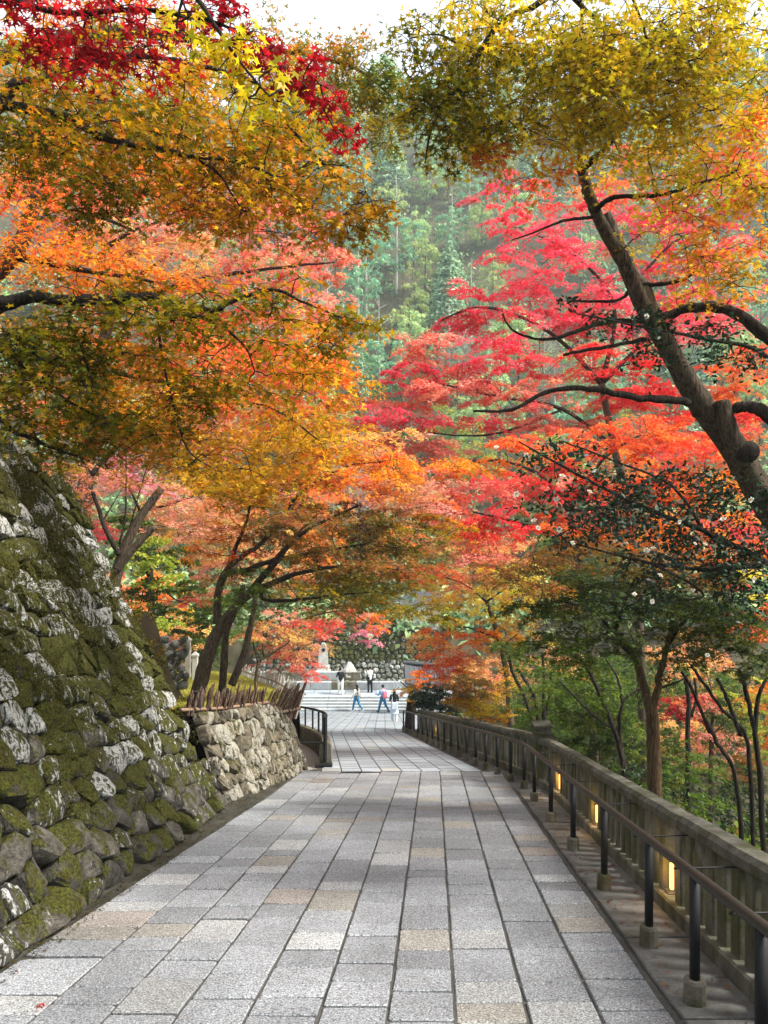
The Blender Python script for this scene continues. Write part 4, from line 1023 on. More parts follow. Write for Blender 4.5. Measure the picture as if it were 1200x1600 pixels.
class Crown:
    def __init__(s, seed, leaf=0.055, tmpl=LEAF_MID, pad=0.45, twigs=4, flat=0.16, spread=0.55, droop=0.25, twig_r=0.004, br=0.012, per=120, curl=0.3):
        s.rng = np.random.default_rng(seed); s.leaf, s.tmpl, s.pad, s.twigs, s.flat, s.spread, s.droop, s.twig_r, s.br, s.per, s.curl = leaf, tmpl, pad, twigs, flat, spread, droop, twig_r, br, per, curl
        s.V, s.C = [], []; s.pads = []; s.tw = MB(); s.nodes = []
    def limb_nodes(s, pts): s.nodes += [tuple(p) for p in pts]
    def blob(s, u, v, ru, rv, Y, pal, cover=2.0, rY=None):
        """fill the region seen around pixel (u, v) at Y metres with flat leaf sprays"""
        rng = s.rng; area = math.pi * ru * rv; la = 0.30 * s.leaf ** 2 * 0.62 * (F / Y) ** 2
        nl = int(cover * area / la * ((1 + 0.55 * math.exp(-((v - 760) / 190.0) ** 2)) if s.flat < 0.1 else 1.0)); npd = max(2, int(round(nl / s.per))); per = max(6, nl // npd)
        c = np.array(P(u, v, Y)); R = np.array([ru * Y / F, 0, rv * Y / F]); R[1] = rY if rY else 0.75 * (R[0] + R[2])
        cols, w = PALN[pal]
        for _ in range(npd):
            while True:
                q = rng.uniform(-1, 1, 3)
                if (q ** 2).sum() < 1: break
            p = c + q * R * 0.93
            r = s.pad * rng.uniform(0.6, 1.25); r = min(r, max(R[0] * 0.8, 0.12))
            s.add_pad(p, r, per, cols, w)
    def add_pad(s, p, r, per, cols, w):
        rng = s.rng; k = max(3, s.twigs); s.pads.append((p, r))
        th = rng.uniform(0, 6.28) + np.arange(k) * 6.283 / k + rng.normal(0, 0.3, k); ln = r * rng.uniform(0.6, 1.15, k)
        tilt = rng.normal(0, 0.18, 2)
        ti = rng.integers(0, k, per); t = np.sqrt(rng.uniform(0.02, 1, per)); lat = rng.normal(0, 0.24, per) * r * (0.3 + 0.7 * t)
        x = np.cos(th[ti]) * t * ln[ti] - np.sin(th[ti]) * lat; y = np.sin(th[ti]) * t * ln[ti] + np.cos(th[ti]) * lat
        z = -s.droop * r * (t ** 2) + tilt[0] * x + tilt[1] * y + rng.normal(0, s.flat, per) * r
        Cc = np.stack([x, y, z], 1) + p
        N = np.stack([tilt[0] * -1 + 0.3 * x / r, -tilt[1] + 0.3 * y / r, np.ones(per)], 1) + rng.normal(0, s.spread, (per, 3))
        s.V.append(leaves(Cc, N, s.leaf * rng.uniform(0.65, 1.25, per), s.tmpl, rng, s.curl))
        base = cols[rng.choice(len(cols), p=w)]; alt = cols[rng.choice(len(cols), size=per, p=w)]; m = rng.uniform(0, 1, (per, 1)) < 0.45
        cc = np.where(m, alt, base) * rng.uniform(0.72, 1.25, (per, 1)) * rng.uniform(0.85, 1.15); s.C.append(np.clip(cc, 0, 0.95))
        if s.twigs:
            for i in range(s.twigs):
                a = th[i]; pts = []
                for q in (0, 0.35, 0.7, 1.0):
                    xx, yy = math.cos(a + 0.25 * q) * q * ln[i], math.sin(a + 0.25 * q) * q * ln[i]; pts.append(p + np.array([xx, yy, -s.droop * r * q * q + tilt[0] * xx + tilt[1] * yy]))
                s.tw.tube(pts, [s.twig_r * 1.5, s.twig_r * 1.2, s.twig_r, s.twig_r * 0.5], 3, False)
    def connect(s):
        """grow thin branches from the limbs out to every spray"""
        if not s.nodes or not s.pads: return
        nodes = np.array(s.nodes); pads = np.array([p for p, _ in s.pads]); todo = list(range(len(pads)))
        d = np.array([((nodes - pads[i]) ** 2).sum(1).min() for i in todo]); order = [todo[i] for i in np.argsort(d)]
        buf = np.zeros((len(nodes) + 3 * len(order), 3)); buf[:len(nodes)] = nodes; n = len(nodes); gen = np.zeros(len(buf))
        for i in order:
            p = pads[i]; dd = ((buf[:n] - p) ** 2).sum(1) * (1 + 0.25 * gen[:n]); j = int(dd.argmin()); q = buf[j]; L = math.sqrt(((q - p) ** 2).sum())
            if L < 0.05: continue
            mid = (p + q) / 2 + s.rng.normal(0, 0.09 * L, 3) + np.array([0, 0, 0.05 * L]); m2 = (mid + p) / 2 + s.rng.normal(0, 0.04 * L, 3); m1 = (mid + q) / 2 + s.rng.normal(0, 0.04 * L, 3)
            r0 = s.br * max(0.35, 1 - 0.22 * gen[j]) * min(1.6, 0.6 + 0.4 * L); r1 = max(s.twig_r * 1.4, r0 * 0.45)
            s.tw.tube([q, m1, mid, m2, p], [r0, r0 * 0.9, (r0 + r1) / 2, r1 * 1.2, r1], 5 if r0 > 0.008 else 4, False)
            for x in (mid, m2, p): buf[n] = x; gen[n] = gen[j] + 1; n += 1
    def build(s, parent, base, leafmat='leaf', twigmat='bark_dark', crown_name='crown'):
        if s.V:
            V = np.concatenate(s.V) - np.array(base); C = np.concatenate(s.C); LEAF_COUNT[0] += len(C)
            o = obj(crown_name, mesh_np(crown_name, V, len(s.tmpl), C), MAT[leafmat], parent); tag(o, kind='stuff')
        if s.tw.v:
            o = s.tw.build('twigs', MAT[twigmat], parent, base); tag(o, kind='stuff')
def wood(parent, base, pts, r0, r1, name='branch', mat='bark', n=10, seed=0, k=6, cr=None):
    rg = random.Random(seed + int(pts[0][0] * 13)); sp = spline([P(*p) if len(p) == 3 else p for p in pts], k); m = MB(); L = len(sp)
    rad = [(r0 + (r1 - r0) * (i / (L - 1)) ** 0.85) * (rg.uniform(0.96, 1.05) if r0 > 0.06 else rg.uniform(0.9, 1.12)) for i in range(L)]
    sp = [p + Vector((rg.uniform(-1, 1), rg.uniform(-1, 1), rg.uniform(-1, 1))) * (0.06 if rad[i] > 0.05 else 0.3) * rad[i] for i, p in enumerate(sp)]
    m.tube(sp, rad, n); o = m.build(name, MAT[mat], parent, base, smooth=True)
    if cr is not None: cr.limb_nodes(sp[::2])
    return sp
def foot(u, v, Y, dx=0.0):
    p = P(u, v, Y); p.z = ground_z(p.x, Y) - 0.1; p.x += dx; return p
def px(p):                                   # a world point as (u, v, Y)
    return (600 + F * p[0] / p[1], 800 - F * p[2] / p[1], p[1])

def maple(name, label, trunks, branches, blobs, crown_kw, group=None, mat='bark', tmat='bark_dark', leafmat='leaf', cat='maple tree'):
    first = trunks[0][0][0] if trunks else branches[0][0][0]
    base = P(*first); t = thing(name, base, label, cat, group); cr = Crown(**crown_kw)
    for i, (pts, r0, r1) in enumerate(trunks): wood(t, base, pts, r0, r1, 'trunk', mat, 12, i, 6, cr)
    for i, (pts, r0, r1) in enumerate(branches): wood(t, base, pts, r0, r1, 'branch', tmat, 8, 20 + i, 6, cr)
    outer = [b for b in blobs if b[5][-1] == '*']   # leaf masses out of view, added to shade fence, path and near boughs
    for b in blobs:
        if b[5][-1] != '*': cr.blob(*b)
    cr.connect(); cr.build(t, base, leafmat, tmat)
    if outer:
        oc = Crown(crown_kw['seed'] + 500, leaf=0.16, tmpl=LEAF_MID, pad=0.5, twigs=0, per=60, flat=0.2, spread=0.6)
        for b in outer: oc.blob(*b[:5], b[5][:-1], *b[6:])
        oc.build(t, base, leafmat, tmat, 'shade_crown')
    return t
NEAR = dict(leaf=0.056, tmpl=LEAF_NEAR, pad=0.30, twigs=4, twig_r=0.0022, br=0.008, per=60, spread=0.6, flat=0.2, droop=0.35)
MID = dict(leaf=0.085, tmpl=LEAF_MID, pad=0.55, twigs=2, twig_r=0.004, br=0.012, per=170, spread=0.42, flat=0.06, droop=0.22)
def kw(d, seed, **k): r = dict(d); r.update(k); r['seed'] = seed; return r
def gb(u, Y):                                # trunk foot on the ground below column u
    x = (u - 600) / F * Y; return (u, 800 - F * (ground_z(x, Y) - 0.15) / Y, Y)

# --- near trees on the left, behind the top of the wall
maple('golden_maple', 'golden olive maple whose upper boughs reach in from the left above the wall',
  [([gb(-330, 5.4), (-300, 900, 5.4), (-230, 560, 5.3), (-120, 300, 5.1), (-50, 200, 5.0), (0, 160, 5.0)], 0.20, 0.055)],
  [([(0, 160, 5.0), (25, 135, 5.0), (85, 115, 4.9), (120, 98, 4.9), (230, 88, 4.8), (300, 100, 4.8)], 0.045, 0.012),
   ([(0, 160, 5.0), (60, 175, 4.9), (110, 187, 4.9), (150, 210, 4.8), (200, 225, 4.8), (260, 235, 4.7), (300, 245, 4.7), (360, 250, 4.7), (430, 275, 4.7)], 0.04, 0.008),
   ([(300, 100, 4.8), (400, 130, 4.9), (450, 195, 5.0), (515, 265, 5.0), (575, 310, 5.1)], 0.014, 0.006),
   ([(300, 245, 4.7), (340, 270, 4.8), (360, 300, 4.8), (380, 330, 4.9)], 0.012, 0.005)],
  [(110, 185, 140, 60, 5.0, 'olgold', 2.0), (60, 235, 120, 40, 5.2, 'olive', 1.7), (300, 200, 170, 55, 4.9, 'olgold', 2.0), (250, 275, 200, 45, 5.0, 'olgold', 2.0), (430, 240, 120, 55, 5.0, 'olgold', 1.8),
   (490, 310, 110, 45, 5.1, 'gold', 1.8), (380, 330, 130, 40, 5.1, 'gold', 1.7), (565, 340, 48, 38, 5.1, 'olgold', 1.7), (420, 195, 110, 40, 5.3, 'gold', 1.7), (200, 130, 140, 45, 5.3, 'olgold', 1.6), (50, 110, 60, 40, 5.6, 'gold', 1.3),
   (150, 320, 120, 30, 5.2, 'olive', 1.6), (430, 150, 90, 50, 5.6, 'olive', 1.5), (-80, -120, 220, 100, 4.8, 'olgold*', 0.7), (150, -140, 160, 80, 4.6, 'olgold*', 0.7), (-150, 150, 120, 150, 5, 'olgold*', 0.6)],
  kw(NEAR, 101))
maple('orange_maple', 'bright orange maple filling the far left behind the golden boughs',
  [([gb(-180, 8.6), (-150, 780, 8.6), (-90, 520, 8.5), (20, 400, 8.4), (60, 300, 8.4)], 0.2, 0.06)],
  [([(20, 400, 8.4), (120, 420, 8.2), (240, 440, 8.0)], 0.05, 0.015), ([(-90, 520, 8.5), (60, 560, 8.3), (220, 590, 8.0), (350, 620, 8.0)], 0.06, 0.014), ([(350, 620, 8.0), (430, 640, 8.0), (500, 690, 8)], 0.014, 0.008)],
  [(40, 300, 75, 55, 8.6, 'oranred', 2.0), (70, 370, 110, 55, 8.4, 'orange', 2.0), (120, 430, 130, 50, 8.2, 'orange', 1.9), (250, 420, 70, 30, 8.4, 'orange', 1.2), (60, 540, 110, 60, 8.6, 'olgold', 1.6), (300, 540, 100, 45, 8.2, 'oranred', 1.5),
   (200, 610, 120, 55, 8.4, 'olgold', 1.7), (330, 660, 130, 55, 8.2, 'gold', 1.8), (380, 610, 70, 40, 8.1, 'orange', 1.2), (300, 700, 60, 30, 8.1, 'orange', 1.2), (470, 640, 80, 80, 8.0, 'gold', 1.7), (420, 560, 80, 40, 8.3, 'oranred', 1.3), (250, 720, 110, 40, 8.4, 'olgold', 1.7), (510, 560, 55, 60, 8.0, 'orange', 1.4), (440, 720, 90, 50, 8.4, 'gold', 1.6), (540, 620, 40, 50, 8.2, 'gold', 1.2), (60, 240, 100, 40, 8.8, 'orange', 1.4), (200, 240, 110, 50, 9, 'orange', 1.2), (340, 270, 110, 50, 9, 'orange', 1.2), (150, 660, 110, 45, 8.6, 'olgold', 1.4)],
  kw(NEAR, 102, leaf=0.075, pad=0.42, per=90, tmpl=LEAF_MID, twigs=3))
maple('olive_maple', 'olive green maple with one long level bough across the left at mid height',
  [([gb(-260, 5.0), (-230, 860, 5.0), (-180, 640, 4.95), (-90, 510, 4.9), (0, 474, 4.8)], 0.16, 0.06)],
  [([(0, 474, 4.8), (50, 466, 4.8), (150, 470, 4.7), (235, 463, 4.7), (275, 487, 4.7), (330, 500, 4.7)], 0.05, 0.012),
   ([(235, 463, 4.7), (325, 485, 4.7), (360, 472, 4.6), (425, 452, 4.6), (470, 470, 4.6), (540, 500, 4.7)], 0.022, 0.006),
   ([(120, 470, 4.8), (108, 500, 4.8), (125, 540, 4.8), (145, 600, 4.8)], 0.018, 0.005), ([(245, 480, 4.7), (252, 550, 4.7), (268, 620, 4.7), (292, 700, 4.7), (330, 730, 4.7)], 0.011, 0.004),
   ([(360, 520, 4.7), (385, 545, 4.7), (398, 580, 4.7)], 0.009, 0.004), ([(-60, 500, 4.9), (20, 560, 5.0), (80, 610, 5.0), (150, 650, 5.0)], 0.03, 0.006), ([(-60, 500, 4.9), (0, 650, 5.0), (60, 690, 5.0), (140, 720, 5.0)], 0.03, 0.006)],
  [(130, 505, 160, 45, 4.8, 'olive', 2.0), (60, 555, 100, 50, 4.9, 'olive', 2.0), (340, 495, 110, 38, 4.7, 'olive', 2.0), (435, 455, 70, 30, 4.6, 'olgold', 2.0), (530, 520, 62, 42, 4.7, 'olgold', 1.9), (450, 520, 70, 35, 4.7, 'gold', 1.4),
   (80, 620, 120, 55, 5.0, 'olive', 2.2), (240, 570, 90, 50, 4.8, 'olgold', 1.2), (330, 600, 90, 60, 4.8, 'olgold', 1.2), (450, 590, 80, 45, 4.8, 'gold', 1.1), (90, 680, 130, 35, 5.1, 'olive', 1.8), (230, 670, 90, 45, 5.0, 'olgold', 1.5), (340, 720, 80, 35, 5.0, 'gold', 1.2), (300, 640, 60, 40, 4.8, 'olive', 1.1), (20, 520, 60, 50, 4.9, 'dkgreen', 1.4), (150, 450, 140, 16, 4.8, 'olgold', 1.6)],
  kw(NEAR, 103, pad=0.26))
maple('crimson_maple', 'deep crimson maple spray hanging into the top corner of the view',
  [([gb(-420, 3.6), (-400, 500, 3.6), (-300, 60, 3.6), (-150, -40, 3.6)], 0.1, 0.03)],
  [([(-150, -40, 3.6), (0, -5, 3.6), (100, 20, 3.6), (230, 15, 3.6), (330, 30, 3.6)], 0.025, 0.006), ([(230, 15, 3.6), (350, 40, 3.7), (430, 95, 3.8), (490, 150, 3.8), (530, 215, 3.8)], 0.010, 0.003)],
  [(60, 45, 90, 40, 3.6, 'crimson', 1.5), (160, 55, 90, 45, 3.6, 'crimson', 1.5), (260, 25, 110, 28, 3.7, 'crimson', 1.2), (20, 20, 70, 40, 3.7, 'crimson', 1.3), (410, 85, 45, 35, 3.8, 'crimson', 1.0), (470, 130, 40, 38, 3.8, 'crimson', 1.3), (505, 165, 36, 34, 3.8, 'crimson', 1.4), (532, 210, 24, 34, 3.8, 'crimson', 1.3), (350, 20, 40, 20, 3.7, 'crimson', 1.5), (390, 60, 45, 30, 3.8, 'crimson', 1.5), (440, 105, 40, 32, 3.8, 'crimson', 1.4), (330, 25, 60, 24, 3.75, 'crimson', 1.3)],
  kw(NEAR, 104, leaf=0.058, pad=0.18, per=45, twigs=4))
maple('yellow_maple', 'yellow green maple spray of large close leaves at the top of the frame',
  [([(-120, -420, 3.0), (60, -260, 3.0), (220, -110, 2.9), (290, -30, 2.9)], 0.04, 0.012)],
  [([(290, -30, 2.9), (330, 30, 2.85), (370, 90, 2.85), (420, 150, 2.9)], 0.012, 0.003), ([(290, -30, 2.9), (280, 20, 2.9), (275, 50, 2.9)], 0.008, 0.003)],
  [(300, 45, 45, 40, 2.9, 'yolive', 1.0), (350, 85, 45, 45, 2.85, 'yolive', 1.1), (400, 140, 48, 36, 2.9, 'yolive', 1.1), (385, 40, 30, 30, 2.95, 'yolive', 0.6), (440, 165, 30, 22, 3.0, 'yolive', 0.8), (270, 15, 30, 20, 3.0, 'yolive', 0.8)],
  kw(NEAR, 105, leaf=0.058, pad=0.14, per=26, twigs=3, spread=0.8))
maple('dark_olive_maple', 'dark olive maple crown against the white sky at top centre',
  [([gb(-520, 9), (-480, 600, 9), (-200, 200, 9), (100, 60, 9), (300, 60, 9)], 0.2, 0.05)],
  [([(300, 60, 9), (400, 75, 9), (480, 85, 9), (560, 110, 9), (610, 150, 9)], 0.045, 0.01)],
  [(500, 95, 70, 40, 9, 'olgold', 2.72), (560, 125, 55, 50, 9, 'olive', 2.89), (590, 185, 50, 45, 9, 'olive', 2.55), (420, 90, 80, 40, 9.2, 'olgold', 2.38), (300, 110, 110, 50, 9.4, 'gold', 2.38), (540, 195, 50, 40, 9.2, 'olgold', 2.21), (90, 150, 80, 40, 9.4, 'orange', 1.70), (190, 40, 120, 40, 9.6, 'orange', 1.87), (620, 130, 40, 40, 8.8, 'green', 1.70)],
  kw(NEAR, 106, leaf=0.075, pad=0.42, per=90, tmpl=LEAF_MID, twigs=3))
maple('coral_maple', 'soft coral pink maple in the middle distance behind the golden boughs',
  [([gb(120, 19), (130, 800, 19), (150, 600, 19), (175, 480, 19)], 0.24, 0.12)],
  [([(175, 480, 19), (160, 400, 19), (190, 372, 19), (205, 362, 19), (250, 345, 19)], 0.10, 0.03), ([(175, 480, 19), (300, 440, 18.5), (420, 420, 18), (520, 410, 18)], 0.09, 0.02), ([(175, 480, 19), (220, 430, 19), (240, 415, 19), (330, 350, 19)], 0.08, 0.02), ([(260, 350, 18), (275, 345, 18), (300, 342, 18)], 0.06, 0.05), ([(100, 345, 18), (150, 340, 18), (185, 350, 18), (210, 362, 18)], 0.05, 0.03)],
  [(330, 345, 160, 38, 18.5, 'coral', 2.18), (440, 395, 100, 42, 18, 'coral', 2.30), (230, 365, 110, 40, 19, 'peach', 2.07), (300, 415, 150, 35, 18.5, 'peach', 2.07), (520, 410, 35, 38, 18, 'coral', 1.84), (380, 430, 110, 24, 18.5, 'coral', 1.84), (150, 350, 80, 45, 19.5, 'coral', 1.84), (470, 330, 60, 35, 19, 'coral', 1.49), (300, 290, 150, 40, 20, 'orange', 1.72), (120, 280, 120, 50, 20, 'oranred', 1.84), (270, 470, 180, 40, 20, 'oranred', 1.95), (450, 470, 90, 40, 20, 'coral', 1.61), (350, 540, 160, 50, 20, 'oranred', 2.07), (480, 560, 80, 60, 20, 'orange', 1.84), (160, 560, 160, 60, 20, 'orange', 2.07), (420, 620, 150, 60, 20, 'oranred', 1.95), (200, 650, 150, 50, 20, 'orange', 1.84)],
  kw(MID, 107, leaf=0.13, pad=0.75, flat=0.07))

# --- bank tree with leaning stems and the trees around it
maple('leaning_maple', 'orange and olive maple with several leaning stems on the left bank behind the bamboo fence',
  [([(306, 1100, 14.2), (320, 1040, 14.2), (332, 1005, 14.2), (347, 975, 14.2), (362, 957, 14.1), (385, 932, 14.0), (412, 917, 13.9)], 0.155, 0.07),
   ([(345, 1100, 15.0), (350, 1040, 15.0), (352, 1000, 15.0), (356, 980, 15.0), (372, 945, 15.0), (380, 915, 15)], 0.085, 0.05),
   ([(362, 1070, 15.8), (380, 1025, 15.8), (390, 985, 15.8), (396, 955, 15.8), (400, 920, 15.8)], 0.09, 0.05),
   ([(340, 975, 14.2), (340, 933, 14.2), (350, 897, 14.2), (377, 870, 14.2), (407, 850, 14.2), (437, 813, 14.2)], 0.085, 0.035)],
  [([(385, 932, 14.0), (420, 890, 14), (433, 877, 14), (460, 843, 14), (500, 817, 14), (560, 790, 14)], 0.075, 0.02), ([(377, 895, 14), (420, 877, 14), (453, 870, 14), (500, 862, 13.8), (570, 850, 13.6)], 0.055, 0.015),
   ([(412, 917, 13.9), (413, 937, 13.8), (467, 937, 13.6), (520, 930, 13.5), (590, 925, 13.4)], 0.05, 0.012), ([(412, 917, 13.9), (470, 895, 13.8), (540, 885, 13.6), (620, 890, 13.5)], 0.06, 0.014), ([(340, 933, 14.2), (375, 840, 14.2), (385, 815, 14.2), (390, 790, 14.2)], 0.05, 0.02), ([(437, 813, 14.2), (470, 770, 14.2), (540, 730, 14.2), (610, 720, 14)], 0.04, 0.012), ([(400, 920, 15.8), (440, 860, 15.8), (500, 800, 15.8)], 0.05, 0.02)],
  [(640, 730, 70, 26, 14.4, 'orange', 1.8), (690, 810, 40, 30, 14, 'olgold', 1.6), (430, 765, 130, 45, 14.2, 'olgold', 2.09), (560, 735, 110, 48, 14.2, 'orange', 2.09), (640, 770, 60, 45, 14.2, 'dusty', 1.87), (340, 760, 80, 40, 14.4, 'gold', 1.87), (500, 815, 140, 38, 14, 'brown', 2.09), (620, 830, 80, 38, 14, 'olive', 2.09), (430, 850, 90, 30, 14.4, 'brown', 1.54), (560, 870, 130, 30, 13.8, 'brown', 2.20), (490, 905, 110, 26, 13.8, 'olive', 2.20), (600, 915, 90, 28, 13.6, 'olive', 2.20), (400, 905, 60, 20, 13.8, 'green', 1.54), (420, 935, 70, 16, 13.6, 'green', 1.54), (650, 955, 50, 24, 13.6, 'olive', 1.98), (560, 945, 90, 18, 13.6, 'olgold', 1.87), (340, 840, 60, 34, 14.4, 'orange', 1.21), (500, 690, 90, 40, 14.6, 'gold', 1.76), (600, 690, 60, 25, 14.6, 'peach', 1.65), (690, 970, 30, 14, 13.6, 'olive', 1.76)],
  kw(MID, 110, leaf=0.088, pad=0.6))
maple('pollarded_tree', 'grey trunk with cut limbs and thin upright shoots rising behind the tall mossy wall',
  [([(172, 960, 12.8), (180, 905, 12.8), (192, 865, 12.8), (215, 815, 12.8), (252, 763, 12.8)], 0.125, 0.06), ([(182, 890, 12.7), (205, 862, 12.7), (225, 840, 12.7), (243, 822, 12.7)], 0.075, 0.045)],
  [([(186, 866, 12.7), (172, 842, 12.6), (160, 815, 12.6), (145, 768, 12.5)], 0.05, 0.035), ([(187, 850, 12.8), (195, 810, 12.8), (197, 760, 12.8), (197, 700, 12.8)], 0.022, 0.01), ([(200, 835, 12.8), (215, 780, 12.8), (232, 720, 12.8)], 0.018, 0.008), ([(143, 742, 12.5), (165, 715, 12.5), (195, 690, 12.5)], 0.05, 0.045), ([(160, 815, 12.6), (175, 790, 12.6), (190, 765, 12.6)], 0.014, 0.006)],
  [(115, 770, 40, 60, 12.8, 'dusty', 1.3), (140, 745, 70, 30, 12.8, 'dusty', 1.3), (300, 830, 80, 30, 13.2, 'dusty', 0.9), (60, 730, 70, 25, 11.5, 'olgold', 1.2)],
  kw(MID, 111, leaf=0.07, pad=0.4, per=90), mat='bark', cat='tree')
maple('pink_maple', 'bright pink maple glimpsed behind the pollarded trunk',
  [([gb(240, 24), (235, 900, 24), (220, 800, 24)], 0.15, 0.06)], [([(220, 800, 24), (190, 740, 24), (170, 720, 24)], 0.05, 0.02), ([(220, 800, 24), (290, 780, 24), (330, 760, 24)], 0.05, 0.02), ([(235, 900, 24), (280, 940, 24), (300, 920, 24)], 0.04, 0.02)],
  [(190, 735, 70, 45, 24, 'mauve', 1.8), (150, 820, 50, 35, 24, 'pinkred', 1.0), (300, 790, 70, 40, 24, 'dusty', 1.6), (360, 820, 60, 40, 24, 'peach', 1.5), (290, 930, 40, 22, 24, 'coral', 1.7), (340, 900, 50, 26, 24, 'dusty', 1.5), (220, 820, 60, 40, 26, 'brown', 1.5), (320, 860, 60, 40, 25, 'peach', 1.4), (80, 740, 50, 30, 24, 'pinkred', 1.3)],
  kw(MID, 112, leaf=0.12, pad=0.7))
maple('yellow_shrub', 'yellow green leafy shrub between the tall wall and the leaning stems',
  [([gb(235, 18), (235, 960, 18), (232, 900, 18)], 0.06, 0.03)], [([(232, 900, 18), (215, 870, 18), (205, 850, 18)], 0.03, 0.01), ([(232, 900, 18), (250, 870, 18)], 0.03, 0.01)],
  [(238, 880, 45, 45, 18, 'ltgreen', 1.8), (225, 940, 50, 35, 18, 'dkgreen', 1.8), (250, 960, 45, 22, 17, 'ltgreen', 1.6), (200, 840, 50, 40, 19, 'green', 1.4), (270, 900, 40, 50, 19, 'green', 1.6), (330, 950, 70, 60, 27, 'green', 1.6), (290, 1000, 50, 50, 27, 'dkgreen', 1.5)],
  kw(MID, 113, leaf=0.11, pad=0.45, tmpl=LEAF_OVAL, spread=0.8), cat='shrub')
maple('peach_maple', 'young peach coloured maple with a thin forked trunk beyond the bank',
  [([(399, 1090, 20), (400, 1060, 20), (403, 1038, 20), (412, 1028, 20), (432, 1016, 20), (450, 1005, 20)], 0.055, 0.02)], [([(403, 1036, 20), (397, 1010, 20), (393, 995, 20)], 0.03, 0.012), ([(412, 1028, 20), (410, 1005, 20), (412, 990, 20)], 0.02, 0.01)],
  [(430, 985, 60, 22, 20, 'peach', 1.8), (470, 1005, 45, 25, 21, 'peach', 1.8), (450, 1035, 50, 22, 21, 'coral', 1.6), (480, 1048, 24, 14, 21, 'coral', 1.5), (470, 975, 45, 16, 21, 'coral', 1.5), (410, 1005, 40, 26, 22, 'dusty', 1.5)],
  kw(MID, 114, leaf=0.075, pad=0.4))
maple('red_spray_maple', 'red and mauve maple sprays hanging before the far mossy wall',
  [([gb(430, 36), (440, 1030, 36), (450, 990, 36), (480, 965, 36)], 0.12, 0.05)], [([(480, 965, 36), (510, 975, 36), (535, 985, 36)], 0.04, 0.02), ([(480, 965, 36), (540, 955, 36), (590, 985, 36)], 0.05, 0.02)],
  [(490, 975, 46, 18, 34, 'red', 1.7), (515, 990, 24, 9, 34, 'coral', 1.6), (575, 985, 36, 14, 36, 'mauve', 1.8), (545, 968, 50, 16, 36, 'coral', 1.6), (600, 970, 40, 18, 36, 'orange', 1.5), (590, 998, 28, 7, 36, 'mauve', 1.6), (450, 960, 60, 20, 36, 'dusty', 1.5), (490, 1050, 26, 14, 36, 'coral', 1.6), (470, 1020, 40, 20, 37, 'dusty', 1.4), (560, 940, 70, 25, 40, 'dkgreen', 1.8), (610, 945, 50, 25, 40, 'olive', 1.6)],
  kw(MID, 115, leaf=0.14, pad=0.7))

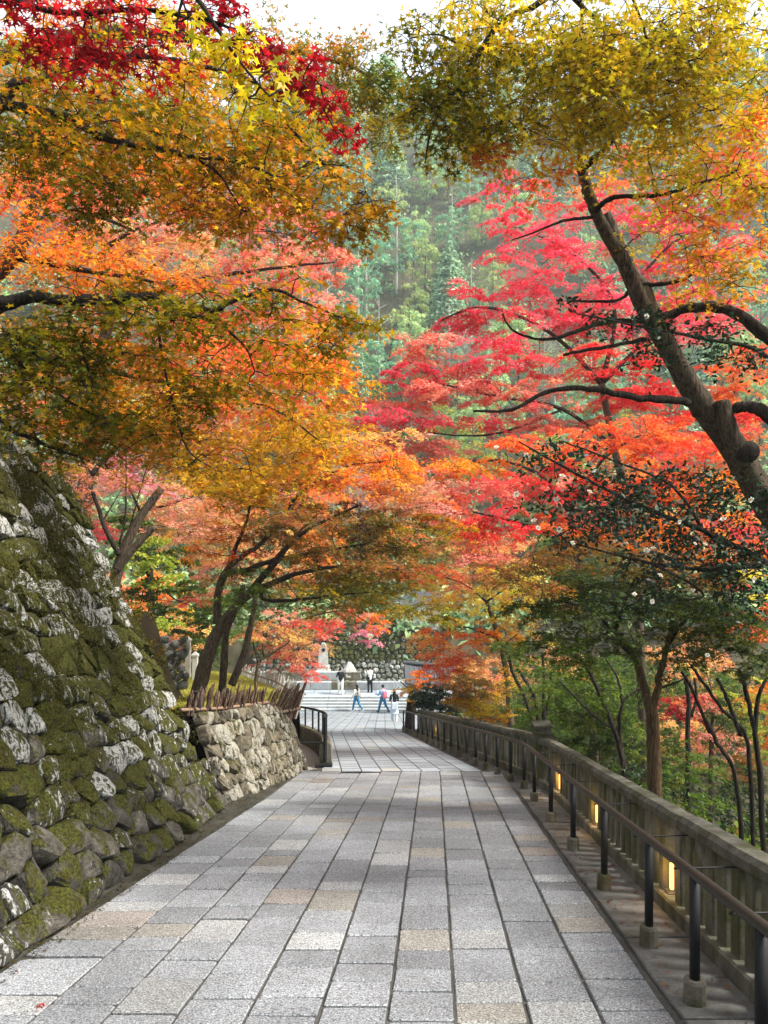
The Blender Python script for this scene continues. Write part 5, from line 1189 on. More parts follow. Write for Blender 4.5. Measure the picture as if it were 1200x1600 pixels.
# --- right side
maple('leaning_trunk_maple', 'big maple with thick leaning trunk and yellow olive crown overhead, standing beyond the balustrade',
  [([gb(1400, 7.6), (1340, 1050, 7.6), (1260, 880, 7.5), (1190, 775, 7.4), (1140, 690, 7.3), (1098, 635, 7.2), (1062, 575, 7.1), (1020, 500, 7.0)], 0.20, 0.085),
   ([(1098, 645, 7.2), (1040, 540, 7.05), (1005, 480, 6.95), (975, 410, 6.85), (945, 360, 6.8), (920, 305, 6.7), (908, 262, 6.6)], 0.095, 0.042),
   ([(1020, 500, 7.0), (1003, 450, 7.05), (985, 425, 7.1), (960, 370, 7.1), (946, 335, 7.1)], 0.085, 0.06),
   ([(1190, 775, 7.3), (1150, 700, 7.15), (1135, 660, 7.1), (1128, 628, 7.1)], 0.11, 0.075)],
  [([(908, 270, 6.6), (905, 220, 6.5), (912, 190, 6.4), (890, 130, 6.2)], 0.035, 0.012), ([(908, 270, 6.6), (925, 250, 6.5), (960, 215, 6.4), (975, 160, 6.2), (1000, 90, 6.0)], 0.03, 0.01),
   ([(930, 330, 6.7), (960, 308, 6.6), (1030, 305, 6.4), (1080, 290, 6.3), (1150, 270, 6.2)], 0.028, 0.008), ([(925, 340, 6.7), (880, 345, 6.6), (830, 365, 6.5), (800, 375, 6.4)], 0.018, 0.005), ([(1005, 445, 7), (1060, 440, 6.9), (1090, 422, 6.8)], 0.025, 0.01),
   ([(1020, 500, 7.0), (1090, 480, 6.9), (1150, 490, 6.8), (1190, 520, 6.8), (1240, 560, 6.8), (1290, 660, 6.9), (1310, 800, 7.2), (1300, 960, 7.5)], 0.04, 0.075), ([(1075, 628, 7.1), (1000, 622, 6.9), (920, 608, 6.7), (860, 610, 6.6), (800, 640, 6.5), (740, 642, 6.4)], 0.042, 0.010), ([(1010, 530, 7), (960, 540, 6.9), (900, 550, 6.8), (880, 555, 6.8)], 0.022, 0.012),
   ([(1000, 500, 7), (940, 505, 6.9), (880, 525, 6.8), (840, 530, 6.7), (800, 515, 6.7), (785, 490, 6.7)], 0.026, 0.007), ([(985, 455, 7), (960, 470, 7), (890, 470, 6.8)], 0.02, 0.01), ([(1135, 640, 7.1), (1170, 636, 7.0), (1200, 650, 6.9), (1255, 720, 6.95), (1285, 820, 7.2), (1290, 930, 7.5)], 0.045, 0.075),
   ([(1000, 90, 6.0), (930, 30, 5.6), (870, -30, 5.2)], 0.012, 0.02), ([(900, -60, 5.2), (850, 0, 5.2), (790, 30, 5.2), (750, 80, 5.2), (720, 130, 5.2), (690, 165, 5.2), (672, 210, 5.2), (664, 255, 5.2)], 0.028, 0.005), ([(745, 90, 5.2), (690, 55, 5.2), (640, 60, 5.3)], 0.010, 0.004), ([(718, 140, 5.2), (690, 150, 5.2), (640, 120, 5.3), (628, 90, 5.3)], 0.009, 0.003), ([(690, 165, 5.2), (650, 175, 5.2), (620, 185, 5.2)], 0.008, 0.003), ([(908, 0, 5.4), (912, 60, 5.5), (925, 130, 5.6), (965, 235, 5.8)], 0.012, 0.004), ([(985, -10, 5.4), (1005, 40, 5.4), (1020, 95, 5.5), (1060, 110, 5.5)], 0.012, 0.005)],
  [(640, 170, 40, 50, 5.2, 'olive', 1.2), (820, 110, 120, 60, 5.6, 'olive', 1.6), (960, 110, 120, 60, 5.9, 'olive', 1.4), (900, -130, 220, 90, 5.2, 'olgold*', 0.8), (1200, -150, 220, 100, 5.4, 'olgold*', 0.8), (2217, 100, 450, 300, 5.0, 'olgold*', 0.9), (1900, 150, 300, 260, 7.5, 'olgold*', 0.9), (2900, 60, 560, 340, 3.5, 'olgold*', 0.9), (1330, 100, 110, 170, 5.8, 'olgold*', 0.8), (1350, 420, 110, 130, 6.3, 'gold*', 0.6), (720, 20, 70, 26, 5.4, 'yolive', 1.5), (1060, 10, 140, 24, 5.7, 'yolive', 1.4), (690, 75, 75, 50, 5.3, 'olive', 1.8), (790, 60, 100, 55, 5.2, 'yolive', 2.0), (900, 70, 110, 60, 5.4, 'yolive', 2.2), (1020, 60, 110, 55, 5.5, 'yolive', 2.2), (1140, 70, 90, 60, 5.6, 'yolive', 2.0), (680, 150, 65, 45, 5.2, 'olive', 1.8), (770, 150, 90, 45, 5.2, 'olive', 2.2), (880, 160, 100, 45, 5.5, 'yolive', 2.0), (990, 150, 100, 45, 5.7, 'yolive', 2.2), (1110, 150, 90, 50, 5.8, 'yolive', 2.0),
   (690, 205, 55, 30, 5.2, 'olive', 1.7), (780, 220, 90, 32, 5.4, 'yolive', 2.0), (890, 225, 90, 32, 6.0, 'yolive', 1.8), (1000, 220, 90, 35, 6.2, 'yolive', 1.8), (1100, 235, 90, 40, 6.2, 'yolive', 1.6), (1090, 300, 95, 32, 6.3, 'yolive', 1.7), (1170, 300, 50, 50, 6.3, 'gold', 1.3), (1130, 370, 90, 40, 6.5, 'orange', 1.2), (1120, 440, 90, 38, 6.6, 'gold', 1.2), (840, 270, 70, 20, 6.0, 'orange', 1.0), (1180, 180, 40, 60, 6.2, 'orange', 1.4), (750, 265, 50, 24, 5.6, 'oranred', 0.9), (1010, 380, 60, 22, 6.8, 'yolive', 0.7)],
  kw(NEAR, 120, leaf=0.058))
_lt = bpy.data.objects['leaning_trunk_maple']
m = MB(); m.ball(P(1166, 706, 7.12), (0.13, 0.10, 0.11), 10, 8); m.build('knot', MAT['bark_dark'], _lt, _lt.location, smooth=True)
maple('scarlet_maple', 'glowing pink red maple spreading layered sprays across the right middle distance',
  [([gb(1010, 21), (1000, 1000, 21), (985, 820, 21), (960, 700, 21), (940, 600, 21)], 0.14, 0.09)],
  [([(960, 700, 21), (880, 640, 20.5), (780, 620, 20), (690, 600, 20)], 0.07, 0.02), ([(940, 600, 21), (860, 520, 20.5), (760, 480, 20), (690, 500, 20)], 0.07, 0.02), ([(940, 600, 21), (960, 480, 21), (900, 400, 21), (820, 360, 21)], 0.08, 0.02), ([(940, 600, 21), (1020, 520, 21), (1100, 440, 21)], 0.07, 0.03), ([(960, 480, 21), (1040, 390, 21), (1100, 350, 21)], 0.05, 0.02), ([(880, 640, 20.5), (760, 680, 20), (620, 670, 20)], 0.04, 0.015)],
  [(640, 600, 70, 22, 20.5, 'pinkred', 2.2), (590, 630, 60, 18, 20.5, 'coral', 2.2), (660, 570, 60, 16, 20.5, 'coral', 2.0), (720, 590, 80, 18, 20.5, 'pinkred', 2.0), (570, 690, 60, 20, 21, 'coral', 2.2), (680, 700, 80, 16, 21, 'coral', 2.0), (770, 300, 40, 16, 21, 'pinkred', 2.50), (790, 345, 50, 26, 21, 'pinkred', 2.96), (870, 380, 90, 28, 21, 'pinkred', 2.65), (780, 405, 55, 14, 20.5, 'pinkred', 2.81), (900, 430, 110, 28, 20.5, 'pinkred', 2.96), (800, 455, 80, 18, 20.5, 'pinkred', 2.81), (710, 490, 70, 20, 20, 'pinkred', 2.96), (830, 500, 120, 26, 20.5, 'pinkred', 2.96), (960, 490, 100, 40, 21, 'pinkred', 2.81), (670, 535, 66, 20, 20, 'coral', 2.81), (770, 555, 110, 24, 20, 'pinkred', 2.96), (900, 560, 110, 32, 20.5, 'red', 2.96), (640, 575, 40, 14, 20, 'pinkred', 2.34), (680, 618, 90, 18, 20, 'coral', 2.81), (800, 605, 90, 18, 20, 'coral', 2.34), (600, 655, 70, 20, 20, 'pinkred', 2.81), (720, 655, 100, 18, 20, 'pinkred', 2.65), (640, 690, 60, 12, 20, 'coral', 2.34), (860, 650, 90, 24, 20.5, 'coral', 2.81), (1000, 600, 100, 40, 21, 'red', 2.96), (1080, 400, 90, 45, 21, 'pinkred', 2.65), (1090, 500, 90, 45, 21, 'pinkred', 2.65), (1150, 580, 70, 50, 21, 'oranred', 2.81), (1110, 650, 90, 35, 21, 'red', 2.81), (980, 340, 90, 30, 21.5, 'pinkred', 2.18), (1100, 320, 90, 40, 21.5, 'red', 2.34), (1000, 270, 110, 30, 22, 'oranred', 1.87), (880, 300, 60, 22, 22, 'red', 1.40), (1160, 230, 60, 60, 22, 'oranred', 2.34)],
  kw(MID, 121, leaf=0.126, pad=0.8, flat=0.05, per=230))
maple('flame_maple', 'orange red maple with flat sprays filling the view below the long dark limb',
  [([gb(930, 16.5), (925, 1050, 16.5), (905, 900, 16.5), (890, 800, 16.5)], 0.10, 0.06)],
  [([(890, 800, 16.5), (840, 740, 16.5), (770, 720, 16.5), (710, 730, 16.5)], 0.05, 0.015), ([(890, 800, 16.5), (940, 720, 16.5), (1000, 680, 16.5)], 0.05, 0.02), ([(905, 850, 16.5), (820, 820, 16.3), (740, 800, 16.2)], 0.045, 0.015), ([(890, 800, 16.5), (1000, 780, 16.5), (1100, 740, 16.5)], 0.05, 0.02)],
  [(940, 680, 100, 34, 16.6, 'oranred', 2.28), (1060, 690, 90, 38, 16.6, 'oranred', 2.16), (830, 700, 90, 30, 16.4, 'oranred', 2.16), (740, 735, 60, 26, 16.4, 'orange', 2.04), (870, 755, 100, 30, 16.4, 'red', 2.16), (760, 775, 80, 24, 16.3, 'coral', 2.28), (700, 800, 50, 24, 16.3, 'oranred', 2.04), (980, 760, 100, 40, 16.6, 'oranred', 2.04), (1100, 770, 90, 45, 16.6, 'orange', 2.04), (760, 820, 100, 22, 16.2, 'red', 2.04), (880, 820, 100, 28, 16.4, 'oranred', 1.80), (730, 855, 90, 20, 16.2, 'coral', 2.04), (860, 860, 90, 22, 16.4, 'brown', 1.68), (1000, 830, 110, 36, 16.6, 'orange', 1.80), (1140, 850, 60, 50, 16.6, 'orange', 1.92), (690, 740, 40, 22, 16.6, 'coral', 1.68)],
  kw(MID, 122, leaf=0.105, pad=0.65, flat=0.05, per=200))
maple('amber_maple', 'amber and peach maple lighting the gap above the far balustrade',
  [([gb(800, 24), (795, 1080, 24), (780, 1000, 24), (760, 940, 24)], 0.13, 0.06)],
  [([(780, 1000, 24), (730, 980, 24), (690, 985, 24)], 0.04, 0.015), ([(760, 940, 24), (720, 910, 24), (680, 900, 24)], 0.04, 0.015), ([(760, 940, 24), (820, 900, 24)], 0.04, 0.015)],
  [(660, 890, 60, 24, 24, 'oranred', 1.8), (720, 905, 70, 26, 24, 'peach', 1.9), (760, 940, 80, 30, 24, 'yellow', 1.9), (690, 945, 50, 22, 24, 'yellow', 1.7), (720, 985, 80, 24, 24, 'orange', 1.9), (680, 998, 40, 14, 24, 'peach', 1.8), (790, 990, 60, 30, 24, 'gold', 1.8), (700, 1030, 48, 18, 24, 'oranred', 3.0), (690, 1012, 40, 12, 24, 'peach', 2.0), (700, 1050, 40, 14, 24, 'orange', 2.5), (750, 1030, 50, 22, 24, 'peach', 2.2), (810, 900, 60, 28, 24, 'yellow', 1.6), (850, 930, 50, 30, 24.5, 'gold', 1.5), (690, 1055, 34, 14, 24, 'coral', 1.7), (650, 850, 60, 24, 25, 'peach', 1.5)],
  kw(MID, 123, leaf=0.105, pad=0.6))
maple('orange_shrub_maple', 'small orange green maple at the far end of the balustrade',
  [([(640, 1146, 27), (640, 1120, 27), (641, 1098, 27), (644, 1080, 27)], 0.20, 0.10)], [([(644, 1080, 27), (625, 1065, 27)], 0.04, 0.015), ([(644, 1080, 27), (655, 1060, 27)], 0.04, 0.015)],
  [(647, 1082, 24, 17, 27, 'gold', 3.5), (656, 1058, 24, 12, 27, 'orange', 3.5), (640, 1066, 12, 10, 27, 'olgold', 2.5)],
  kw(MID, 124, leaf=0.08, pad=0.3), mat='bark_dark')
maple('camellia_hedge', 'dark glossy evergreen bush behind the far end of the balustrade',
  [([(690, 1130, 25.5), (688, 1105, 25.5), (685, 1085, 25.5)], 0.06, 0.03)], [([(688, 1105, 25.5), (670, 1090, 25.5)], 0.03, 0.01), ([(688, 1105, 25.5), (705, 1085, 25.5)], 0.03, 0.01)],
  [(678, 1085, 32, 26, 25.8, 'camellia', 5), (695, 1105, 34, 24, 25.4, 'camellia', 5), (662, 1100, 20, 18, 25.8, 'camellia', 5)],
  kw(MID, 125, leaf=0.08, pad=0.3, tmpl=LEAF_OVAL, spread=0.9), leafmat='camellia', cat='shrub')
maple('brown_bush', 'rounded russet and olive bush leaning over the middle of the balustrade',
  [([gb(760, 19), (752, 1130, 18.6), (745, 1100, 18.4)], 0.05, 0.02)], [([(752, 1130, 18.6), (725, 1080, 18.4), (715, 1065, 18.4)], 0.02, 0.008), ([(745, 1100, 18.4), (765, 1070, 18.4)], 0.02, 0.008), ([(745, 1100, 18.4), (740, 1060, 18.4)], 0.02, 0.008)],
  [(735, 1072, 38, 20, 18.4, 'brown', 3.60), (750, 1100, 36, 22, 18.3, 'yolive', 3.40), (725, 1098, 28, 20, 18.3, 'olgold', 3.20), (765, 1118, 26, 14, 18.3, 'olgold', 3.20)],
  kw(MID, 126, leaf=0.06, pad=0.28, per=90, spread=0.8), cat='shrub')
maple('green_maple', 'dark green maple with a forked warm brown trunk behind the near balustrade',
  [([gb(1026, 9.6), (1024, 1250, 9.6), (1021, 1160, 9.6), (1018, 1110, 9.6)], 0.10, 0.075), ([(1018, 1120, 9.6), (1008, 1080, 9.6), (995, 1035, 9.6), (978, 1005, 9.6), (960, 985, 9.6)], 0.058, 0.035), ([(1018, 1115, 9.6), (1028, 1070, 9.6), (1035, 1040, 9.6), (1042, 1010, 9.6), (1050, 980, 9.5)], 0.05, 0.03)],
  [([(978, 1005, 9.6), (930, 960, 9.4), (880, 940, 9.2), (830, 950, 9.1)], 0.03, 0.01), ([(1042, 1010, 9.6), (1080, 960, 9.4), (1140, 940, 9.3)], 0.03, 0.01), ([(995, 1035, 9.6), (960, 1000, 9.4), (920, 1000, 9.3)], 0.025, 0.01), ([(960, 985, 9.6), (980, 930, 9.5), (1000, 890, 9.4)], 0.03, 0.01), ([(1032, 1075, 9.6), (1060, 1065, 9.5), (1075, 1055, 9.5)], 0.014, 0.008)],
  [(840, 900, 90, 26, 9.4, 'brown', 2.4), (930, 900, 110, 30, 9.4, 'dkgreen', 2.5), (1040, 900, 110, 36, 9.4, 'brown', 2.2), (850, 950, 60, 24, 9.1, 'dkgreen', 2.5), (930, 950, 110, 32, 9.2, 'dkgreen', 2.7), (1040, 950, 110, 34, 9.3, 'dkgreen', 2.5), (1140, 960, 80, 40, 9.3, 'dkgreen', 2.5), (860, 1000, 70, 28, 9.2, 'green', 2.7), (950, 1000, 80, 26, 9.3, 'dkgreen', 2.4), (1100, 1000, 90, 24, 9.4, 'dkgreen', 2.4), (870, 1035, 70, 20, 9.3, 'green', 2.2), (900, 865, 100, 24, 9.6, 'brown', 2.1), (1170, 1010, 40, 28, 9.2, 'dkgreen', 2.5)],
  kw(MID, 130, leaf=0.07, pad=0.45, twigs=3), mat='bark_warm')
maple('slender_maple', 'slender dark stemmed green maple just behind the corner pillar',
  [([gb(846, 14.6), (838, 1150, 14.6), (820, 1090, 14.6), (800, 1048, 14.6), (795, 1020, 14.6)], 0.05, 0.025), ([gb(852, 14.8), (840, 1110, 14.8), (825, 1070, 14.8), (808, 1045, 14.8)], 0.05, 0.025), ([gb(858, 14.9), (850, 1120, 14.9), (850, 1060, 14.9), (848, 1020, 14.9)], 0.045, 0.025), ([(850, 1125, 14.9), (858, 1090, 14.9), (862, 1050, 14.9)], 0.035, 0.02)],
  [([(818, 1100, 14.8), (830, 1090, 14.8), (845, 1075, 14.8)], 0.02, 0.01), ([(800, 1048, 14.6), (790, 1010, 14.6), (810, 990, 14.6)], 0.02, 0.01)],
  [(800, 1010, 50, 22, 14.6, 'green', 1.5), (850, 1040, 60, 20, 14.8, 'green', 1.3), (905, 1080, 60, 40, 15.5, 'green', 1.8), (880, 1120, 50, 30, 15.5, 'green', 1.4), (830, 1110, 40, 30, 19, 'green', 1.8), (790, 1080, 30, 40, 20, 'gold', 1.4), (900, 1150, 40, 24, 15, 'dkgreen', 1.4)],
  kw(MID, 131, leaf=0.08, pad=0.45), tmat='bark_dark', mat='bark_dark')
maple('dark_stem_maple', 'dark stemmed maple leaning left of the forked warm trunk',
  [([gb(985, 11.5), (975, 1200, 11.5), (960, 1140, 11.5), (935, 1080, 11.5), (915, 1040, 11.5), (895, 1020, 11.5)], 0.05, 0.022), ([(972, 1190, 11.5), (968, 1140, 11.5), (972, 1100, 11.5), (985, 1085, 11.5), (1000, 1075, 11.5)], 0.035, 0.016)],
  [([(960, 1140, 11.5), (930, 1120, 11.5), (900, 1090, 11.5), (870, 1060, 11.5)], 0.025, 0.012), ([(972, 1100, 11.5), (965, 1060, 11.5), (940, 1020, 11.4)], 0.025, 0.01)],
  [(880, 1060, 90, 26, 12.2, 'green', 2.0), (960, 1090, 70, 24, 12.2, 'green', 2.0), (900, 1110, 80, 26, 12.6, 'dkgreen', 2.0), (990, 1130, 50, 30, 12.6, 'green', 2.0), (860, 1090, 50, 30, 13, 'green', 1.8), (940, 1160, 70, 24, 12.8, 'dkgreen', 2.2), (1050, 1160, 40, 40, 12.8, 'green', 1.6), (960, 1060, 60, 26, 12, 'green', 1.95), (930, 1120, 60, 30, 13, 'green', 1.95), (1000, 1150, 40, 40, 14, 'green', 1.95), (950, 1180, 50, 26, 13, 'under', 2.40), (1060, 1210, 60, 26, 11.5, 'green', 2.10), (1000, 1220, 40, 24, 11, 'under', 2.25), (1080, 1240, 70, 20, 10, 'green', 2.10)],
  kw(MID, 132, leaf=0.075, pad=0.4), mat='bark_dark')
maple('thin_stem_maple', 'thin dark stems fanning out among red foliage at the right edge',
  [([gb(1166, 9.0), (1150, 1220, 9.0), (1120, 1160, 9.0), (1095, 1110, 9.0), (1080, 1075, 9.0), (1065, 1050, 9.0)], 0.03, 0.016), ([gb(1182, 9.0), (1172, 1200, 9.0), (1160, 1140, 9.0), (1130, 1110, 9.0), (1105, 1075, 9.0), (1080, 1040, 9.0)], 0.03, 0.016), ([gb(1198, 9.2), (1188, 1220, 9.2), (1180, 1150, 9.2), (1170, 1100, 9.2), (1160, 1060, 9.2)], 0.038, 0.026), ([(1180, 1150, 9.2), (1185, 1090, 9.2), (1198, 1060, 9.2)], 0.03, 0.02), ([(1158, 1150, 9.0), (1135, 1090, 9.0), (1120, 1060, 9.0)], 0.028, 0.016), ([gb(1076, 13), (1075, 1150, 13), (1076, 1090, 13), (1070, 1060, 13)], 0.05, 0.035)],
  [([(1080, 1120, 13), (1088, 1090, 13), (1085, 1060, 13)], 0.03, 0.02)],
  [(1110, 1030, 70, 14, 9.2, 'dkgreen', 1.3), (1180, 1040, 40, 26, 9.2, 'dkgreen', 1.4), (1060, 1025, 50, 14, 9.6, 'dkgreen', 1.2)],
  kw(MID, 133, leaf=0.07, pad=0.4), mat='bark_dark')
maple('low_red_maple', 'low red and salmon maple glowing between the dark stems beyond the balustrade',
  [([gb(1110, 17), (1112, 1150, 17), (1115, 1100, 17)], 0.08, 0.03)], [([(1112, 1150, 17), (1080, 1100, 17)], 0.03, 0.01), ([(1112, 1150, 17), (1150, 1110, 17)], 0.03, 0.01)],
  [(1055, 1090, 40, 30, 17, 'crimson', 1.7), (1100, 1090, 40, 30, 17, 'coral', 1.5), (1110, 1160, 46, 34, 17, 'dusty', 1.5), (1090, 1130, 30, 24, 16.8, 'crimson', 1.2), (1150, 1170, 40, 26, 17.4, 'brown', 1.6), (1150, 1130, 40, 40, 16, 'dkgreen', 1.2), (1100, 1210, 80, 30, 14, 'dkgreen', 1.8), (1145, 1080, 40, 40, 18, 'ltgreen', 1.6), (1185, 1120, 30, 60, 18, 'ltgreen', 1.5), (1050, 1160, 30, 30, 18, 'green', 1.5), (1090, 1190, 40, 16, 17, 'dusty', 1.4), (1165, 1200, 40, 24, 17, 'brown', 1.4), (1190, 900, 30, 40, 14, 'yellow', 1.6), (1180, 960, 40, 50, 18, 'oranred', 1.6), (1090, 990, 50, 20, 18, 'brown', 1.6)],
  kw(MID, 134, leaf=0.09, pad=0.45))

# --- camellia with white flowers
def camellia():
    base = P(*gb(1330, 6.2)); t = thing('flowering_camellia', base, 'dark leaved camellia dotted with white flowers in front of the leaning trunk', 'camellia')
    cr = Crown(**kw(NEAR, 140, leaf=0.05, tmpl=LEAF_OVAL, pad=0.22, per=40, twigs=3, br=0.005, spread=0.8, flat=0.3))
    for i, (pts, r0, r1) in enumerate([([gb(1330, 6.2), (1320, 1100, 6.2), (1270, 950, 6.2), (1200, 880, 6.1)], 0.07, 0.035), ([(1200, 880, 6.1), (1100, 830, 6.0), (1000, 790, 5.9), (900, 740, 5.8), (810, 690, 5.8)], 0.03, 0.006), ([(1200, 880, 6.1), (1120, 890, 6.0), (1020, 880, 5.9), (900, 850, 5.8)], 0.025, 0.006), ([(1270, 950, 6.2), (1250, 700, 6.2), (1200, 560, 6.1), (1100, 530, 6.0), (1000, 510, 5.9), (900, 490, 5.9)], 0.03, 0.005), ([(1100, 830, 6.0), (1050, 760, 6.0), (960, 720, 5.9), (880, 690, 5.9)], 0.016, 0.005), ([(1020, 880, 5.9), (1100, 930, 5.9), (1010, 940, 5.9)], 0.015, 0.005)]):
        wood(t, base, pts, r0, r1, 'trunk' if i == 0 else 'branch', 'bark_dark', 8, i, 6, cr)
    for b in [(830, 720, 60, 34, 5.8, 'camellia', 0.28), (900, 700, 60, 28, 5.8, 'camellia', 0.70), (960, 760, 90, 36, 5.9, 'camellia', 0.99), (1060, 760, 90, 40, 6.0, 'camellia', 1.12), (1140, 780, 70, 40, 6.1, 'camellia', 1.26), (880, 780, 80, 30, 5.8, 'camellia', 0.70), (980, 820, 110, 30, 5.9, 'camellia', 1.26), (1110, 840, 90, 40, 6.0, 'camellia', 1.55), (900, 840, 60, 22, 5.8, 'camellia', 0.70), (1060, 880, 110, 28, 5.9, 'camellia', 1.41), (1160, 900, 50, 50, 6.0, 'camellia', 1.69), (1030, 930, 70, 20, 5.9, 'camellia', 0.84), (1060, 530, 120, 22, 6.0, 'camellia', 0.99), (1160, 550, 60, 26, 6.0, 'camellia', 1.26), (930, 495, 60, 16, 5.9, 'camellia', 0.70), (1015, 500, 30, 20, 5.9, 'camellia', 1.41), (880, 470, 20, 14, 5.9, 'camellia', 0.70)]: cr.blob(*b)
    cr.connect(); cr.build(t, base, 'camellia', 'bark_dark')
    # flower: five or six cupped petals round yellow stamens
    m = MB(); rg = random.Random(1)
    for i in range(6):
        a = 2 * math.pi * i / 6; c, s_ = math.cos(a), math.sin(a); V = []
        for r, w, z in ((0.004, 0.004, 0), (0.014, 0.012, 0.006), (0.027, 0.013, 0.010), (0.036, 0.005, 0.006)):
            for q in (-1, 1): V.append((r * c - q * w * s_, r * s_ + q * w * c, z + rg.uniform(-.002, .002) + 0.003 * (i % 2)))
        m.add(V, [(2 * k, 2 * k + 1, 2 * k + 3, 2 * k + 2) for k in range(3)])
    fm = new_mesh('flower', m.v, m.f); m = MB(); m.ball((0, 0, 0.008), (0.008, 0.008, 0.009), 7, 5); sm = new_mesh('stamens', m.v, m.f)
    spots = [(806, 772), (775, 700), (822, 712), (875, 828), (893, 850), (840, 825), (920, 770), (870, 780), (927, 735), (835, 815), (960, 845), (975, 850), (1010, 860), (1020, 858), (1085, 850), (1100, 852), (1018, 940), (990, 930), (1082, 920), (1172, 780), (1010, 495), (878, 745), (1130, 812), (1175, 905), (1160, 890), (1060, 815), (945, 815), (1030, 900), (1105, 1024)]
    for u, v in spots:
        p = P(u, v, 5.7 + rg.uniform(-.12, .2)); o = obj('flower', fm, MAT['petal'], t, p - base); o.rotation_euler = (math.radians(rg.uniform(40, 130)), rg.uniform(-.5, .5), rg.uniform(-.7, .7)); o.scale = (rg.uniform(0.5, 0.8), rg.uniform(0.4, 0.75), rg.uniform(0.8, 1.8))
        obj('stamens', sm, MAT['stamen'], o)
camellia()

# --- low evergreen growth on the slope beyond the balustrade
def undergrowth():
    rng = np.random.default_rng(77); cr = Crown(seed=77, leaf=0.125, tmpl=LEAF_DIA * np.array([1.3, 1.0]), pad=0.4, twigs=0, spread=0.9, flat=0.35)
    c1, w1 = PALN['under']; c2, w2 = PALN['green']; c3, w3 = PALN['brown']
    for _ in range(1150):
        Y = rng.uniform(4.0, 30); x = fence_line(min(Y, 26)) + 0.55 + abs(rng.normal(0, 4.5)); 
        z = ground_z(x, Y) + rng.uniform(0.1, 0.65) * (1 if x > fence_line(Y) + 1.2 else 0.5); q = rng.random()
        c, w = (c1, w1) if q < 0.62 else ((c2, w2) if q < 0.88 else (c3, w3)); cr.add_pad(np.array([x, Y, z]), rng.uniform(0.25, 0.6), 75, c, w)
    V = np.concatenate(cr.V); C = np.concatenate(cr.C)
    o = obj('undergrowth', mesh_np('undergrowth', V, 4, C), MAT['leaf']); tag(o, 'low dark green ground cover on the slope beyond the balustrade', 'undergrowth', kind='stuff')
undergrowth()

# ------------------------------------------------------------------ the wooded hillside
def conifer_mesh(seed, h=15.0, r=2.6, n=5200):
    rng = np.random.default_rng(seed); t = rng.uniform(0.0, 1, n) ** 0.8; z = h * (0.2 + 0.8 * t); rr = r * np.minimum(1.0, 1.35 * (1 - t)) ** 0.7 * (0.55 + 0.45 * np.abs(np.sin(z * 2.1 + rng.normal(0, .25, n)))) 
    k = 17; a = (rng.integers(0, k, n) + np.floor(z / 0.9) * 0.4) * 2 * math.pi / k * 1.0 + rng.normal(0, 0.16, n) + np.floor(z) * 1.3; q = np.sqrt(rng.uniform(0.05, 1, n))
    C = np.stack([np.cos(a) * rr * q, np.sin(a) * rr * q, z - 0.38 * rr * q + rng.normal(0, .12, n)], 1)
    N = np.stack([np.cos(a) * 0.5, np.sin(a) * 0.5, np.ones(n) * 0.8], 1) + rng.normal(0, .4, (n, 3))
    V = leaves(C, N, rng.uniform(0.4, 0.85, n), LEAF_DIA * np.array([0.9, 1]), rng, 0.2)
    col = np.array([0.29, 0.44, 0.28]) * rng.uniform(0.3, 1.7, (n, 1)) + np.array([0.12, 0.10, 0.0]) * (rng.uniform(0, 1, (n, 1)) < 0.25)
    return mesh_np('crown', V, 4, col)
def far_crown(seed, pal, h=9.0, r=3.2, n=4200, size=0.34):
    rng = np.random.default_rng(seed); cr = Crown(seed=seed, leaf=size, tmpl=LEAF_MID, pad=1.0, twigs=0, spread=0.6, flat=0.2, droop=0.3); cols, w = PALN[pal] if isinstance(pal, str) else pal
    for _ in range(n // 90):
        while True:
            q = rng.uniform(-1, 1, 3)
            if (q ** 2).sum() < 1 and (q ** 2).sum() > 0.12: break
        cr.add_pad(np.array([q[0] * r, q[1] * r, h * 0.62 + q[2] * h * 0.36]), rng.uniform(0.5, 1.15), 90, cols, w)
    return mesh_np('crown', np.concatenate(cr.V), len(LEAF_MID), np.concatenate(cr.C))
def trunk_mesh(h, r, mat, bare=False, seed=0):
    m = MB(); rg = random.Random(seed)
    m.tube([(0, 0, -0.8), (0.05, 0, h * 0.3), (0, 0.08, h * 0.65), (0, 0, h)], [r, r * 0.75, r * 0.45, r * 0.1], 7)
    for i in range(70 if bare else 9):
        z = h * rg.uniform(0.3, 0.95); a = rg.uniform(0, 6.28); L = (h - z) * 0.45 + 0.6; d = Vector((math.cos(a), math.sin(a), rg.uniform(0.5, 1.4))).normalized(); p0 = Vector((0, 0, z)); p1 = p0 + d * L
        m.tube([p0, p0.lerp(p1, 0.5) + Vector((rg.uniform(-.1, .1), rg.uniform(-.1, .1), 0)) * L, p1], [r * 0.25, r * 0.16, r * 0.05], 4, False)
        if bare:
            for _ in range(7):
                q = p0.lerp(p1, rg.uniform(0.3, 1)); e = q + Vector((rg.uniform(-1, 1), rg.uniform(-1, 1), rg.uniform(0.2, 1.2))) * L * 0.4; m.tube([q, e], [r * 0.09, r * 0.03], 3, False)
    me = new_mesh('trunk', m.v, m.f); me.materials.append(MAT[mat]); return me
